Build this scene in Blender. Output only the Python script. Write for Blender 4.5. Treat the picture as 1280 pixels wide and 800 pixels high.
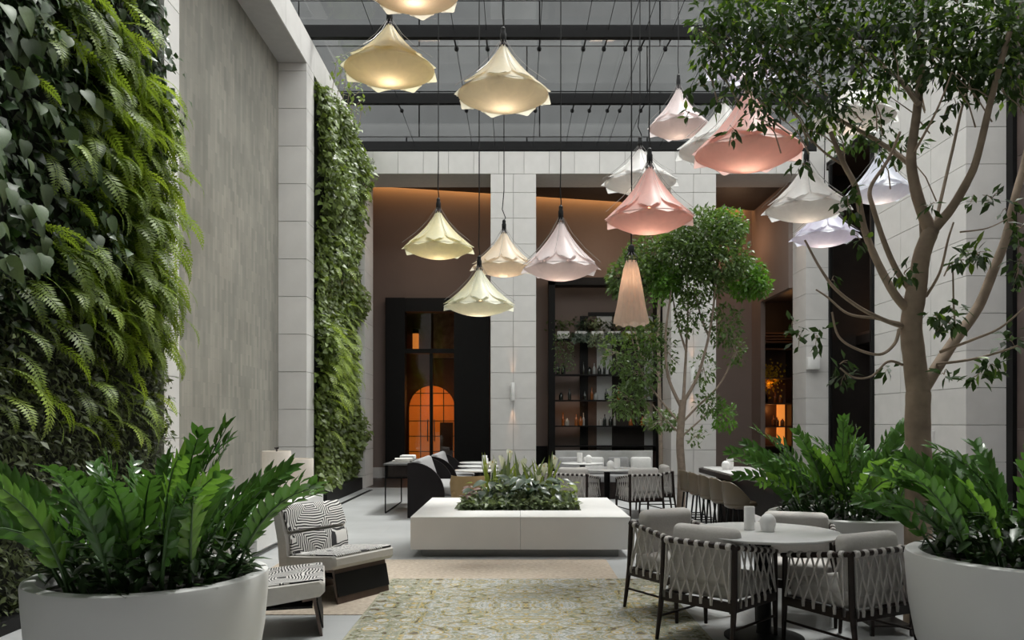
import bpy, bmesh, math, random
import numpy as np
from mathutils import Vector, Matrix, Euler

for _o in list(bpy.data.objects):
    bpy.data.objects.remove(_o, do_unlink=True)
S = bpy.context.scene
COL = S.collection
PI = math.pi
random.seed(7)
RNG = np.random.default_rng(7)

# ------------------------------------------------------------------ camera
CAM_H, FPX, VPX, VPY = 1.5, 990.0, 645.0, 528.0
cam_d = bpy.data.cameras.new('camera')
cam_d.sensor_width = 36.0
cam_d.lens = FPX / 1280 * 36.0
cam_d.shift_y = (VPY - 400) / 1280
cam_d.shift_x = -(VPX - 640) / 1280
cam_d.clip_end = 200
cam = bpy.data.objects.new('camera', cam_d)
cam.location = (0, 0, CAM_H)
cam.rotation_euler = (PI / 2, 0, 0)
COL.objects.link(cam)
S.camera = cam

# ------------------------------------------------------------------ world and light
w = bpy.data.worlds.new('overcast_sky')
S.world = w
w.use_nodes = True
bg = w.node_tree.nodes['Background']
bg.inputs[0].default_value = (1.0, 0.98, 0.95, 1)
bg.inputs[1].default_value = 3.2
sun_d = bpy.data.lights.new('hazy_sun', 'SUN')
sun_d.energy = 4.5
sun_d.angle = math.radians(14)
sun_d.color = (1.0, 0.97, 0.92)
sun = bpy.data.objects.new('hazy_sun', sun_d)
sun.rotation_euler = Vector((-0.30, -0.30, -1.0)).to_track_quat('-Z', 'Y').to_euler()
sun.location = (6, 16, 20)
COL.objects.link(sun)

S.view_settings.view_transform = 'Standard'
S.view_settings.look = 'None'
S.view_settings.exposure = -0.22
S.view_settings.gamma = 1.0
S.view_settings.use_curve_mapping = False


def P(px, py, Y):
    """point of the place seen along a direction, at the distance Y"""
    return Vector(((px - VPX) * Y / FPX, Y, CAM_H + (VPY - py) * Y / FPX))


# ------------------------------------------------------------------ materials
MATS = {}


def mat(name, col, rough=0.6, metal=0.0, var=0.0, scale=8.0, bump=0.0, spec=0.5, island=0.0,
        trans=0.0, objvar=0.0, coat=0.0):
    """principled material with procedural noise variation"""
    if name in MATS:
        return MATS[name]
    m = bpy.data.materials.new(name)
    m.use_nodes = True
    nt = m.node_tree
    p = nt.nodes['Principled BSDF']
    p.inputs['Base Color'].default_value = (*col, 1)
    p.inputs['Roughness'].default_value = rough
    p.inputs['Metallic'].default_value = metal
    p.inputs['Specular IOR Level'].default_value = spec
    p.inputs['Coat Weight'].default_value = coat
    tc = nt.nodes.new('ShaderNodeTexCoord')
    nz = nt.nodes.new('ShaderNodeTexNoise')
    nz.inputs['Scale'].default_value = scale
    nz.inputs['Detail'].default_value = 5
    nt.links.new(tc.outputs['Object'], nz.inputs['Vector'])
    out = None
    if var > 0:
        r = nt.nodes.new('ShaderNodeMapRange')
        r.inputs[1].default_value = 0.25
        r.inputs[2].default_value = 0.75
        r.inputs[3].default_value = 1 - var
        r.inputs[4].default_value = 1 + var
        nt.links.new(nz.outputs['Fac'], r.inputs[0])
        out = r.outputs[0]
    for amt, kind in ((island, 'i'), (objvar, 'o')):
        if amt > 0:
            if kind == 'i':
                g = nt.nodes.new('ShaderNodeNewGeometry')
                src = g.outputs['Random Per Island']
            else:
                g = nt.nodes.new('ShaderNodeObjectInfo')
                src = g.outputs['Random']
            r = nt.nodes.new('ShaderNodeMapRange')
            r.inputs[3].default_value = 1 - amt
            r.inputs[4].default_value = 1 + amt
            nt.links.new(src, r.inputs[0])
            if out is None:
                out = r.outputs[0]
            else:
                mm = nt.nodes.new('ShaderNodeMath')
                mm.operation = 'MULTIPLY'
                nt.links.new(out, mm.inputs[0])
                nt.links.new(r.outputs[0], mm.inputs[1])
                out = mm.outputs[0]
    colsock = None
    if out is not None:
        h = nt.nodes.new('ShaderNodeHueSaturation')
        h.inputs['Color'].default_value = (*col, 1)
        nt.links.new(out, h.inputs['Value'])
        nt.links.new(h.outputs[0], p.inputs['Base Color'])
        colsock = h.outputs[0]
    if bump > 0:
        b = nt.nodes.new('ShaderNodeBump')
        b.inputs['Strength'].default_value = bump
        b.inputs['Distance'].default_value = 0.01
        nt.links.new(nz.outputs['Fac'], b.inputs['Height'])
        nt.links.new(b.outputs[0], p.inputs['Normal'])
    if trans > 0:
        t = nt.nodes.new('ShaderNodeBsdfTranslucent')
        t.inputs[0].default_value = (min(1, col[0] * 1.9), min(1, col[1] * 1.9), col[2] * 1.0, 1)
        mx = nt.nodes.new('ShaderNodeMixShader')
        mx.inputs[0].default_value = trans
        nt.links.new(p.outputs[0], mx.inputs[1])
        nt.links.new(t.outputs[0], mx.inputs[2])
        nt.links.new(mx.outputs[0], nt.nodes['Material Output'].inputs[0])
    MATS[name] = m
    return m


def emit(name, col, strength):
    if name in MATS:
        return MATS[name]
    m = bpy.data.materials.new(name)
    m.use_nodes = True
    p = m.node_tree.nodes['Principled BSDF']
    p.inputs['Base Color'].default_value = (*col, 1)
    p.inputs['Emission Color'].default_value = (*col, 1)
    p.inputs['Emission Strength'].default_value = strength
    MATS[name] = m
    return m


def glass(name, tint, refl_rough=0.03, ior=1.5):
    if name in MATS:
        return MATS[name]
    m = bpy.data.materials.new(name)
    m.use_nodes = True
    nt = m.node_tree
    nt.nodes.remove(nt.nodes['Principled BSDF'])
    t = nt.nodes.new('ShaderNodeBsdfTransparent')
    t.inputs[0].default_value = (*tint, 1)
    g = nt.nodes.new('ShaderNodeBsdfGlossy')
    g.inputs['Roughness'].default_value = refl_rough
    f = nt.nodes.new('ShaderNodeFresnel')
    f.inputs[0].default_value = ior
    mx = nt.nodes.new('ShaderNodeMixShader')
    gm = nt.nodes.new('ShaderNodeNewGeometry')
    iv = nt.nodes.new('ShaderNodeMath')
    iv.operation = 'SUBTRACT'
    iv.inputs[0].default_value = 1.0
    nt.links.new(gm.outputs['Backfacing'], iv.inputs[1])
    ml = nt.nodes.new('ShaderNodeMath')
    ml.operation = 'MULTIPLY'
    nt.links.new(f.outputs[0], ml.inputs[0])
    nt.links.new(iv.outputs[0], ml.inputs[1])
    nt.links.new(ml.outputs[0], mx.inputs[0])
    nt.links.new(t.outputs[0], mx.inputs[1])
    nt.links.new(g.outputs[0], mx.inputs[2])
    nt.links.new(mx.outputs[0], nt.nodes['Material Output'].inputs[0])
    MATS[name] = m
    return m


def fabric(name, col, trans=0.55):
    """thin translucent lampshade fabric"""
    if name in MATS:
        return MATS[name]
    m = bpy.data.materials.new(name)
    m.use_nodes = True
    nt = m.node_tree
    nt.nodes.remove(nt.nodes['Principled BSDF'])
    d = nt.nodes.new('ShaderNodeBsdfDiffuse')
    t = nt.nodes.new('ShaderNodeBsdfTranslucent')
    g = nt.nodes.new('ShaderNodeBsdfGlossy')
    g.inputs['Roughness'].default_value = 0.4
    tc = nt.nodes.new('ShaderNodeTexCoord')
    nz = nt.nodes.new('ShaderNodeTexNoise')
    nz.inputs['Scale'].default_value = 7
    nz.inputs['Distortion'].default_value = 1.5
    nt.links.new(tc.outputs['Object'], nz.inputs['Vector'])
    mxc = nt.nodes.new('ShaderNodeMixRGB')
    mxc.inputs[1].default_value = (*[c * 0.86 for c in col], 1)
    mxc.inputs[2].default_value = (*[min(0.95, c * 1.06) for c in col], 1)
    nt.links.new(nz.outputs['Fac'], mxc.inputs[0])
    nt.links.new(mxc.outputs[0], d.inputs[0])
    nt.links.new(mxc.outputs[0], t.inputs[0])
    mx = nt.nodes.new('ShaderNodeMixShader')
    mx.inputs[0].default_value = trans
    nt.links.new(d.outputs[0], mx.inputs[1])
    nt.links.new(t.outputs[0], mx.inputs[2])
    m2 = nt.nodes.new('ShaderNodeMixShader')
    m2.inputs[0].default_value = 0.05
    nt.links.new(mx.outputs[0], m2.inputs[1])
    nt.links.new(g.outputs[0], m2.inputs[2])
    nt.links.new(m2.outputs[0], nt.nodes['Material Output'].inputs[0])
    MATS[name] = m
    return m


STONE = mat('pale_limestone', (0.66, 0.64, 0.625), 0.55, var=0.06, scale=3, objvar=0.035, bump=0.05)
JOINT = mat('stone_joint', (0.40, 0.39, 0.38), 0.8, var=0.05)
CONC = mat('white_cast_stone', (0.72, 0.71, 0.70), 0.5, var=0.04, scale=2.5, bump=0.03)
POT = mat('matt_white_pot', (0.64, 0.635, 0.63), 0.55, var=0.03, scale=2)
TAUPE = mat('taupe_plaster', (0.215, 0.165, 0.145), 0.8, var=0.05, scale=1.5)
BLACK = mat('black_metal', (0.005, 0.0048, 0.005), 0.55, var=0.2, spec=0.25)
BEAM = mat('black_painted_steel', (0.004, 0.004, 0.0045), 0.7, var=0.2, spec=0.2)
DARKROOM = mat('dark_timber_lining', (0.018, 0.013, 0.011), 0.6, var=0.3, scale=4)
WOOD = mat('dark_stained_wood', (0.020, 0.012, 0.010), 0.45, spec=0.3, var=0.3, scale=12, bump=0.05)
BROWNW = mat('brown_wood', (0.09, 0.05, 0.033), 0.45, var=0.25, scale=6)
GOLDB = mat('bronze_wood', (0.10, 0.065, 0.05), 0.35, var=0.2, scale=10)
CUSH = mat('pale_grey_cushion', (0.50, 0.475, 0.455), 0.9, var=0.05, scale=60, bump=0.2)
CORD = mat('woven_cord', (0.50, 0.47, 0.45), 0.85, var=0.08, scale=80, bump=0.2)
SOIL = mat('dark_soil', (0.012, 0.010, 0.008), 0.95, var=0.4, scale=30, bump=0.6)
BARK = mat('grey_brown_bark', (0.30, 0.225, 0.165), 0.85, var=0.28, scale=9, bump=0.6)
BARK2 = mat('pale_bark', (0.27, 0.21, 0.165), 0.85, var=0.25, scale=12, bump=0.5)
OLIVE = mat('olive_leather', (0.105, 0.078, 0.048), 0.38, var=0.12, scale=5)
TAN = mat('tan_leather', (0.30, 0.20, 0.09), 0.5, var=0.1)
GREYF = mat('grey_velvet', (0.30, 0.295, 0.30), 0.85, var=0.1, scale=20)
CERAM = mat('white_ceramic', (0.80, 0.79, 0.78), 0.4, var=0.02)
PARCH = mat('cream_parchment', (0.66, 0.60, 0.54), 0.8, var=0.04, scale=20)
CHROME = mat('dark_chrome', (0.09, 0.08, 0.085), 0.25, metal=1.0, var=0.1)
STEEL = mat('steel_wire', (0.20, 0.19, 0.18), 0.35, metal=0.8, var=0.1)
AMBER = mat('amber_glass', (0.28, 0.09, 0.02), 0.08, var=0.2, coat=0.5)
DKGLASS = mat('dark_bottle_glass', (0.015, 0.02, 0.018), 0.08, var=0.2, coat=0.5)
CLEARB = mat('pale_bottle_glass', (0.30, 0.31, 0.30), 0.08, var=0.1, coat=0.5)
LINEN = mat('white_linen', (0.72, 0.71, 0.70), 0.9, var=0.05, scale=25, bump=0.1)
PAPER = mat('printed_paper', (0.62, 0.60, 0.57), 0.8, var=0.06, scale=30)
ROOFGLASS = glass('roof_glass', (0.94, 0.96, 0.96), 0.05, 1.33)
DOORGLASS = glass('door_glass', (0.82, 0.80, 0.78), 0.01, 1.6)
CLOCHE = glass('cloche_glass', (0.90, 0.92, 0.92), 0.02, 1.6)
FACADE = mat('grey_cladding', (0.052, 0.054, 0.056), 0.35, var=0.4, scale=0.6, objvar=0.16)

# foliage
FERN = mat('fern_green', (0.14, 0.20, 0.030), 0.5, island=0.3, trans=0.35, objvar=0.35)
FERNB = mat('fern_bright_green', (0.25, 0.33, 0.055), 0.5, island=0.25, trans=0.35, objvar=0.25)
HEART = mat('heart_leaf_green', (0.055, 0.09, 0.034), 0.5, var=0.25, scale=14, trans=0.15, objvar=0.4)
HEARTL = mat('pale_heart_leaf', (0.10, 0.14, 0.06), 0.42, var=0.2, scale=14, trans=0.2, objvar=0.3)
VINE = mat('vine_olive_green', (0.055, 0.072, 0.022), 0.5, island=0.55, trans=0.2)
GLOSS = mat('glossy_dark_leaf', (0.028, 0.058, 0.018), 0.33, island=0.5, trans=0.12)
WALL2 = mat('climber_green', (0.12, 0.165, 0.04), 0.42, island=0.55, trans=0.25)
ZZ = mat('zz_leaf', (0.055, 0.128, 0.030), 0.20, island=0.45, objvar=0.5, trans=0.22)
ZZN = mat('zz_young_leaf', (0.13, 0.26, 0.045), 0.22, island=0.25, objvar=0.3, trans=0.22)
ZSTEM = mat('zz_stem', (0.05, 0.11, 0.03), 0.45, var=0.2)
FICUS = mat('ficus_leaf', (0.030, 0.058, 0.017), 0.48, spec=0.3, island=0.5, objvar=0.4, trans=0.28)
FICUSY = mat('ficus_young_leaf', (0.11, 0.18, 0.025), 0.35, island=0.4, objvar=0.3, trans=0.35)
TREE2 = mat('small_tree_leaf', (0.075, 0.125, 0.035), 0.42, island=0.5, trans=0.3)
TREE2B = mat('small_tree_bright_leaf', (0.085, 0.19, 0.025), 0.42, island=0.4, trans=0.35)
BEDD = mat('bed_dark_leaf', (0.05, 0.08, 0.05), 0.3, objvar=0.4, trans=0.1)
BEDG = mat('bed_ground_leaf', (0.15, 0.19, 0.10), 0.45, island=0.5, trans=0.2)
BEDY = mat('bed_lime_leaf', (0.22, 0.28, 0.05), 0.45, island=0.3, objvar=0.3, trans=0.3)
LILY = mat('lily_white', (0.74, 0.75, 0.68), 0.5, var=0.05, trans=0.2)
YELLOW = mat('yellow_blossom', (0.55, 0.36, 0.02), 0.6, island=0.3, trans=0.3)
WBACK = mat('planted_felt_backing', (0.010, 0.012, 0.006), 0.95, var=0.4, scale=15)


# ------------------------------------------------------------------ mesh tools
class MB:
    def __init__(self):
        self.v, self.f, self.s = [], [], []

    def add(self, verts, faces, smooth=False):
        b = len(self.v)
        self.v += [tuple(p) for p in verts]
        self.f += [tuple(i + b for i in f) for f in faces]
        self.s += [smooth] * len(faces)
        return self

    def box(self, x0, x1, y0, y1, z0, z1):
        v = [(x0, y0, z0), (x1, y0, z0), (x1, y1, z0), (x0, y1, z0), (x0, y0, z1), (x1, y0, z1), (x1, y1, z1), (x0, y1, z1)]
        f = [(0, 3, 2, 1), (4, 5, 6, 7), (0, 1, 5, 4), (1, 2, 6, 5), (2, 3, 7, 6), (3, 0, 4, 7)]
        return self.add(v, f)

    def rbox(self, sx, sy, sz, r, seg=3, M=Matrix.Identity(4), puff=0.0):
        bm = bmesh.new()
        bmesh.ops.create_cube(bm, size=1)
        for q in bm.verts:
            q.co = Vector((q.co.x * sx, q.co.y * sy, q.co.z * sz))
        bmesh.ops.bevel(bm, geom=bm.edges[:], offset=r, segments=seg, profile=0.5, affect='EDGES')
        if puff:
            bmesh.ops.subdivide_edges(bm, edges=[e for e in bm.edges if e.calc_length() > r * 2.5], cuts=3, use_grid_fill=True)
            for q in bm.verts:
                k = (1 - (2 * q.co.x / sx) ** 2) * (1 - (2 * q.co.y / sy) ** 2) * (1 - abs(2 * q.co.z / sz) ** 4 * 0)
                q.co.z += math.copysign(puff * max(0, k), q.co.z) if abs(q.co.z) > sz * 0.3 else 0
        bm.verts.index_update()
        vs = [M @ q.co for q in bm.verts]
        fs = [[q.index for q in f.verts] for f in bm.faces]
        bm.free()
        return self.add(vs, fs, True)

    def tube(self, pts, rad, n=8, cap=True, smooth=True):
        pts = [Vector(p) for p in pts]
        if not isinstance(rad, (list, tuple)):
            rad = [rad] * len(pts)
        vs, fs = [], []
        prev = None
        for i, p in enumerate(pts):
            d = (pts[min(i + 1, len(pts) - 1)] - pts[max(i - 1, 0)])
            if d.length < 1e-9:
                d = Vector((0, 0, 1))
            d.normalize()
            if prev is None:
                a = Vector((1, 0, 0)) if abs(d.x) < 0.8 else Vector((0, 1, 0))
            else:
                a = prev
            u = (a - d * a.dot(d)).normalized()
            prev = u
            q = d.cross(u)
            for k in range(n):
                t = 2 * PI * k / n
                vs.append(p + (u * math.cos(t) + q * math.sin(t)) * rad[i])
        for i in range(len(pts) - 1):
            for k in range(n):
                fs.append((i * n + k, i * n + (k + 1) % n, (i + 1) * n + (k + 1) % n, (i + 1) * n + k))
        if cap:
            fs.append(tuple(reversed(range(n))))
            fs.append(tuple(range((len(pts) - 1) * n, len(pts) * n)))
        return self.add(vs, fs, smooth)

    def lathe(self, prof, n=32, c=(0, 0, 0), smooth=True):
        vs, fs = [], []
        for r, z in prof:
            for k in range(n):
                t = 2 * PI * k / n
                vs.append((c[0] + r * math.cos(t), c[1] + r * math.sin(t), c[2] + z))
        for i in range(len(prof) - 1):
            for k in range(n):
                fs.append((i * n + k, i * n + (k + 1) % n, (i + 1) * n + (k + 1) % n, (i + 1) * n + k))
        if prof[0][0] > 1e-4:
            fs.append(tuple(reversed(range(n))))
        if prof[-1][0] > 1e-4:
            fs.append(tuple(range((len(prof) - 1) * n, len(prof) * n)))
        return self.add(vs, fs, smooth)

    def prism(self, poly, a0, a1, axis='y'):
        """polygon given in the two other axes, pushed along axis"""
        def mk(p, a):
            return {'y': (p[0], a, p[1]), 'x': (a, p[0], p[1]), 'z': (p[0], p[1], a)}[axis]
        n = len(poly)
        vs = [mk(p, a0) for p in poly] + [mk(p, a1) for p in poly]
        fs = [tuple(range(n)), tuple(reversed(range(n, 2 * n)))]
        fs += [(i, i + n, (i + 1) % n + n, (i + 1) % n) for i in range(n)]
        return self.add(vs, fs)

    def mesh(self, name, m):
        me = bpy.data.meshes.new(name)
        me.from_pydata(self.v, [], self.f)
        me.polygons.foreach_set('use_smooth', self.s)
        me.materials.append(m)
        bm = bmesh.new()
        bm.from_mesh(me)
        bmesh.ops.recalc_face_normals(bm, faces=bm.faces[:])
        bm.to_mesh(me)
        bm.free()
        if any(self.s):
            try:
                me.set_sharp_from_angle(angle=math.radians(42))
            except Exception:
                pass
        return me

    def build(self, name, m, parent=None, loc=None):
        return link(name, self.mesh(name, m), parent, loc)


def link(name, me, parent=None, loc=None):
    o = bpy.data.objects.new(name, me)
    COL.objects.link(o)
    if parent is not None:
        o.parent = parent
    if loc is not None:
        o.location = loc
    return o


def tag(o, label=None, cat=None, group=None, kind=None):
    if label:
        o['label'] = label
    if cat:
        o['category'] = cat
    if group:
        o['group'] = group
    if kind:
        o['kind'] = kind
    return o


def thing(name, label, cat, loc=(0, 0, 0), rz=0.0, group=None):
    o = bpy.data.objects.new(name, None)
    o.empty_display_size = 0.1
    COL.objects.link(o)
    o.location = loc
    o.rotation_euler = (0, 0, rz)
    return tag(o, label, cat, group)


def struct(o):
    o['kind'] = 'structure'
    return o


def copy_tree(o, parent=None):
    c = o.copy()
    COL.objects.link(c)
    if parent is not None:
        c.parent = parent
    for ch in list(o.children):
        copy_tree(ch, c)
    return c


def np_mesh(name, tv, tf, R, T, m, smooth=True):
    """one mesh of many transformed copies of a small template"""
    tv = np.asarray(tv, float)
    n, k = len(T), len(tv)
    V = np.einsum('nij,kj->nki', R, tv) + T[:, None, :]
    V = V.reshape(-1, 3)
    sizes = np.array([len(f) for f in tf])
    flat = np.concatenate([np.array(f) for f in tf])
    L = (flat[None, :] + (np.arange(n) * k)[:, None]).reshape(-1)
    tot = np.tile(sizes, n)
    start = np.concatenate([[0], np.cumsum(tot)[:-1]])
    me = bpy.data.meshes.new(name)
    me.vertices.add(len(V))
    me.vertices.foreach_set('co', V.astype(np.float32).reshape(-1))
    me.loops.add(len(L))
    me.loops.foreach_set('vertex_index', L.astype(np.int32))
    me.polygons.add(len(tot))
    me.polygons.foreach_set('loop_start', start.astype(np.int32))
    me.polygons.foreach_set('loop_total', tot.astype(np.int32))
    me.polygons.foreach_set('use_smooth', np.full(len(tot), smooth))
    me.update(calc_edges=True)
    me.validate()
    me.materials.append(m)
    return me


def frames(D, U, scale):
    """rotation matrices: local y along D, local z near U, scaled"""
    D = D / np.linalg.norm(D, axis=1, keepdims=True)
    X = np.cross(D, U)
    X /= np.linalg.norm(X, axis=1, keepdims=True) + 1e-9
    Z = np.cross(X, D)
    R = np.stack([X, D, Z], axis=2)
    return R * np.asarray(scale)[:, None, None]


# leaf templates: length 1 along y, normal z
def leaf_tpl(width, fold=0.12, droop=0.12, n=3, base=0.25):
    vs, fs = [], []
    for i in range(n + 1):
        t = i / n
        wd = width * 0.5 * (math.sin(PI * (t ** (0.75 if base < 0.3 else 0.55))) ** 0.8 if 0 < t < 1 else 0.03)
        z = -droop * t * t
        vs += [(-wd, t, z + fold * wd * 2), (0, t, z), (wd, t, z + fold * wd * 2)]
    for i in range(n):
        a = i * 3
        fs += [(a, a + 1, a + 4, a + 3), (a + 1, a + 2, a + 5, a + 4)]
    return vs, fs


LEAF4 = ([(0, 0, 0), (-0.24, 0.45, 0.06), (0, 0.5, 0), (0.24, 0.45, 0.06), (0, 1, -0.14)],
         [(0, 2, 1), (0, 3, 2), (1, 2, 4), (2, 3, 4)])
LEAFW = ([(0, 0, 0), (-0.36, 0.4, 0.08), (0, 0.45, 0), (0.36, 0.4, 0.08), (0, 1, -0.2)],
         [(0, 2, 1), (0, 3, 2), (1, 2, 4), (2, 3, 4)])


def leaf_mb(width, fold, droop, n, base=0.25):
    v, f = leaf_tpl(width, fold, droop, n, base)
    b = MB()
    b.add(v, f, True)
    return b


def heart_mb(droop=0.25):
    prof = [(0.0, -0.10), (0.20, -0.13), (0.36, 0.0), (0.41, 0.18), (0.36, 0.40), (0.24, 0.64), (0.10, 0.86), (0.0, 1.0)]
    vs, fs = [], []
    for x, y in prof:
        z = -droop * max(0, y) ** 2
        vs += [(-x, y, z + 0.22 * x), (0, max(y, 0.0), -droop * max(0, y) ** 2), (x, y, z + 0.22 * x)]
    for i in range(len(prof) - 1):
        a = i * 3
        fs += [(a, a + 1, a + 4, a + 3), (a + 1, a + 2, a + 5, a + 4)]
    b = MB()
    b.add(vs, fs, True)
    return b


def mesh_raw(mb, name, m):
    me = bpy.data.meshes.new(name)
    me.from_pydata(mb.v, [], mb.f)
    me.polygons.foreach_set('use_smooth', mb.s)
    me.materials.append(m)
    return me


def mat4(R, T):
    M = Matrix.Identity(4)
    for i in range(3):
        for j in range(3):
            M[i][j] = float(R[i][j])
        M[i][3] = float(T[i])
    return M

# ================================================================== SETTING
def stone_blocks(parent, x0, x1, y0, y1, z0, z1, row, nx=1, ny=1, gap=0.010, off=0.0, m=None, name='stone_block'):
    """stone blocks in courses with recessed joints, on a core that sits behind them"""
    zs = [z0]
    z = z0 + (off if off > 0.02 else row)
    while z < z1 - 0.05:
        zs.append(z)
        z += row
    zs.append(z1)
    cache = {}
    for a, b in zip(zs[:-1], zs[1:]):
        for i in range(nx):
            for j in range(ny):
                sx, sy, sz = (x1 - x0) / nx, (y1 - y0) / ny, b - a
                key = round(sz, 4)
                if key not in cache:
                    q = MB().box(-sx / 2 + (gap / 2 if nx > 1 else 0), sx / 2 - (gap / 2 if nx > 1 else 0),
                                 -sy / 2 + (gap / 2 if ny > 1 else 0), sy / 2 - (gap / 2 if ny > 1 else 0),
                                 -sz / 2 + gap / 2, sz / 2 - gap / 2)
                    cache[key] = q.mesh(name, m or STONE)
                link(name, cache[key], parent, (x0 + sx * (i + .5), y0 + sy * (j + .5), (a + b) / 2))


def stone_mass(name, x0, x1, y0, y1, z0, z1, row, nx=1, ny=1, off=0.0, inset=0.02):
    core = struct(MB().box(x0 + inset, x1 - inset, y0 + inset, y1 - inset, z0, z1 - 0.005).build(name, JOINT))
    stone_blocks(core, x0, x1, y0, y1, z0, z1, row, nx, ny, off=off)
    return core


def brick_mat(name, c1, c2, cm, w_, h_, mortar, rough, rotz=None, var=0.5, axes=None):
    m = bpy.data.materials.new(name)
    m.use_nodes = True
    nt = m.node_tree
    p = nt.nodes['Principled BSDF']
    tc = nt.nodes.new('ShaderNodeTexCoord')
    sp = nt.nodes.new('ShaderNodeSeparateXYZ')
    cb = nt.nodes.new('ShaderNodeCombineXYZ')
    nt.links.new(tc.outputs['Object'], sp.inputs[0])
    a = axes or ('X', 'Y')
    nt.links.new(sp.outputs[a[0]], cb.inputs[0])
    nt.links.new(sp.outputs[a[1]], cb.inputs[1])
    b = nt.nodes.new('ShaderNodeTexBrick')
    b.inputs['Scale'].default_value = 1.0
    b.inputs['Color1'].default_value = (*c1, 1)
    b.inputs['Color2'].default_value = (*c2, 1)
    b.inputs['Mortar'].default_value = (*cm, 1)
    b.inputs['Mortar Size'].default_value = mortar
    b.inputs['Brick Width'].default_value = w_
    b.inputs['Row Height'].default_value = h_
    nt.links.new(cb.outputs[0], b.inputs['Vector'])
    nz = nt.nodes.new('ShaderNodeTexNoise')
    nz.inputs['Scale'].default_value = 1.3
    nz.inputs['Detail'].default_value = 4
    nt.links.new(tc.outputs['Object'], nz.inputs['Vector'])
    r = nt.nodes.new('ShaderNodeMapRange')
    r.inputs[1].default_value = 0.3
    r.inputs[2].default_value = 0.7
    r.inputs[3].default_value = 1 - var
    r.inputs[4].default_value = 1 + var
    nt.links.new(nz.outputs['Fac'], r.inputs[0])
    h = nt.nodes.new('ShaderNodeHueSaturation')
    nt.links.new(b.outputs['Color'], h.inputs['Color'])
    nt.links.new(r.outputs[0], h.inputs['Value'])
    nt.links.new(h.outputs[0], p.inputs['Base Color'])
    p.inputs['Roughness'].default_value = rough
    return m


FLOOR_M = brick_mat('grey_stone_floor', (0.40, 0.405, 0.41), (0.37, 0.375, 0.38), (0.33, 0.335, 0.34), 1.2, 0.6, 0.004, 0.42, var=0.10)
DARKFLOOR = mat('dark_timber_floor', (0.045, 0.035, 0.032), 0.4, var=0.25, scale=5)
MOSAIC = brick_mat('grey_green_mosaic', (0.29, 0.272, 0.236), (0.205, 0.20, 0.175), (0.22, 0.21, 0.185), 0.34, 0.085, 0.003, 0.5, var=0.14, axes=('Z', 'Y'))
BROWNSTONE = mat('brown_marble', (0.085, 0.062, 0.056), 0.35, var=0.35, scale=3)
PLASTER = mat('grey_plaster', (0.34, 0.335, 0.33), 0.7, var=0.05)

struct(MB().box(-4.4, 8.2, -3.2, 18.2, -0.2, 0).build('floor', FLOOR_M))
struct(MB().box(-4.4, 6.4, 18.2, 21.6, -0.2, 0).build('floor_interior', DARKFLOOR))
struct(MB().box(-4.0, 10.6, 21.6, 26.2, -0.2, 0).build('floor_back_rooms', DARKFLOOR))
struct(MB().box(6.4, 10.6, 18.2, 21.6, -0.2, 0).build('floor_side_room', DARKFLOOR))
struct(MB().box(8.2, 10.6, 15.5, 18.2, -0.2, 0).build('floor_side_store', DARKFLOOR))

# wall behind the viewer, solid ceiling above it
struct(MB().box(-4.4, 8.2, -3.4, -3.2, -0.2, 8.6).build('wall_entrance', PLASTER))
struct(MB().box(-4.4, 8.4, -3.4, 3.0, 8.45, 8.7).build('ceiling_entrance', PLASTER))

# left side
struct(MB().box(-4.4, -3.9, -3.2, 8.33, 0, 8.42).build('wall_left', PLASTER))
stone_mass('trim_left_near_pier', -4.4, -3.70, 8.33, 8.70, 0, 7.86, 0.665)
struct(MB().box(-4.5, -4.2, 8.70, 14.0, 0, 8.42).build('wall_left_recess', MOSAIC))
stone_mass('trim_left_pier', -4.4, -3.70, 14.0, 14.5, 0, 7.86, 0.665, off=0.40)
stone_mass('trim_left_lintel', -4.4, -3.70, 8.33, 14.5, 7.86, 8.42, 0.7, ny=7)
struct(MB().box(-4.4, -3.80, 14.5, 18.0, 0, 7.86).build('wall_left_far', PLASTER))
stone_mass('trim_left_far_lintel', -4.4, -3.70, 14.5, 18.0, 7.86, 8.42, 0.7, ny=4)

# colonnade across the far end
stone_mass('trim_colonnade_pier_left', -4.4, -3.44, 18.0, 19.05, 0, 7.15, 0.585, off=0.29)
stone_mass('trim_colonnade_pier_centre', -0.58, 0.46, 18.0, 19.05, 0, 7.15, 0.585, nx=2, off=0.29)
stone_mass('trim_colonnade_pier_right', 3.52, 4.55, 18.0, 19.05, 0, 7.15, 0.585, nx=2, off=0.29)
stone_mass('trim_colonnade_pier_end', 6.50, 7.06, 17.75, 18.6, 0, 7.15, 0.585, off=0.29)
stone_mass('trim_colonnade_lintel', -4.4, 7.06, 18.0, 19.05, 7.15, 7.66, 0.7, nx=20)

# right side
stone_mass('wall_right', 7.06, 7.70, 12.42, 15.6, 0, 8.42, 0.585, ny=3, off=0.29)
stone_mass('trim_right_lintel', 7.06, 7.70, 15.6, 18.6, 7.3, 8.42, 0.585, ny=3)
struct(MB().box(7.69, 7.95, 12.26, 12.44, 0, 8.42).build('trim_right_slot', BLACK))
wr = struct(MB().box(7.76, 8.2, -3.2, 12.3, 0, 8.42).build('wall_right_stone', JOINT))
stone_blocks(wr, 7.74, 7.80, -3.0, 12.24, 0, 8.42, 1.4, 1, 9, m=BROWNSTONE, name='marble_panel')
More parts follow.
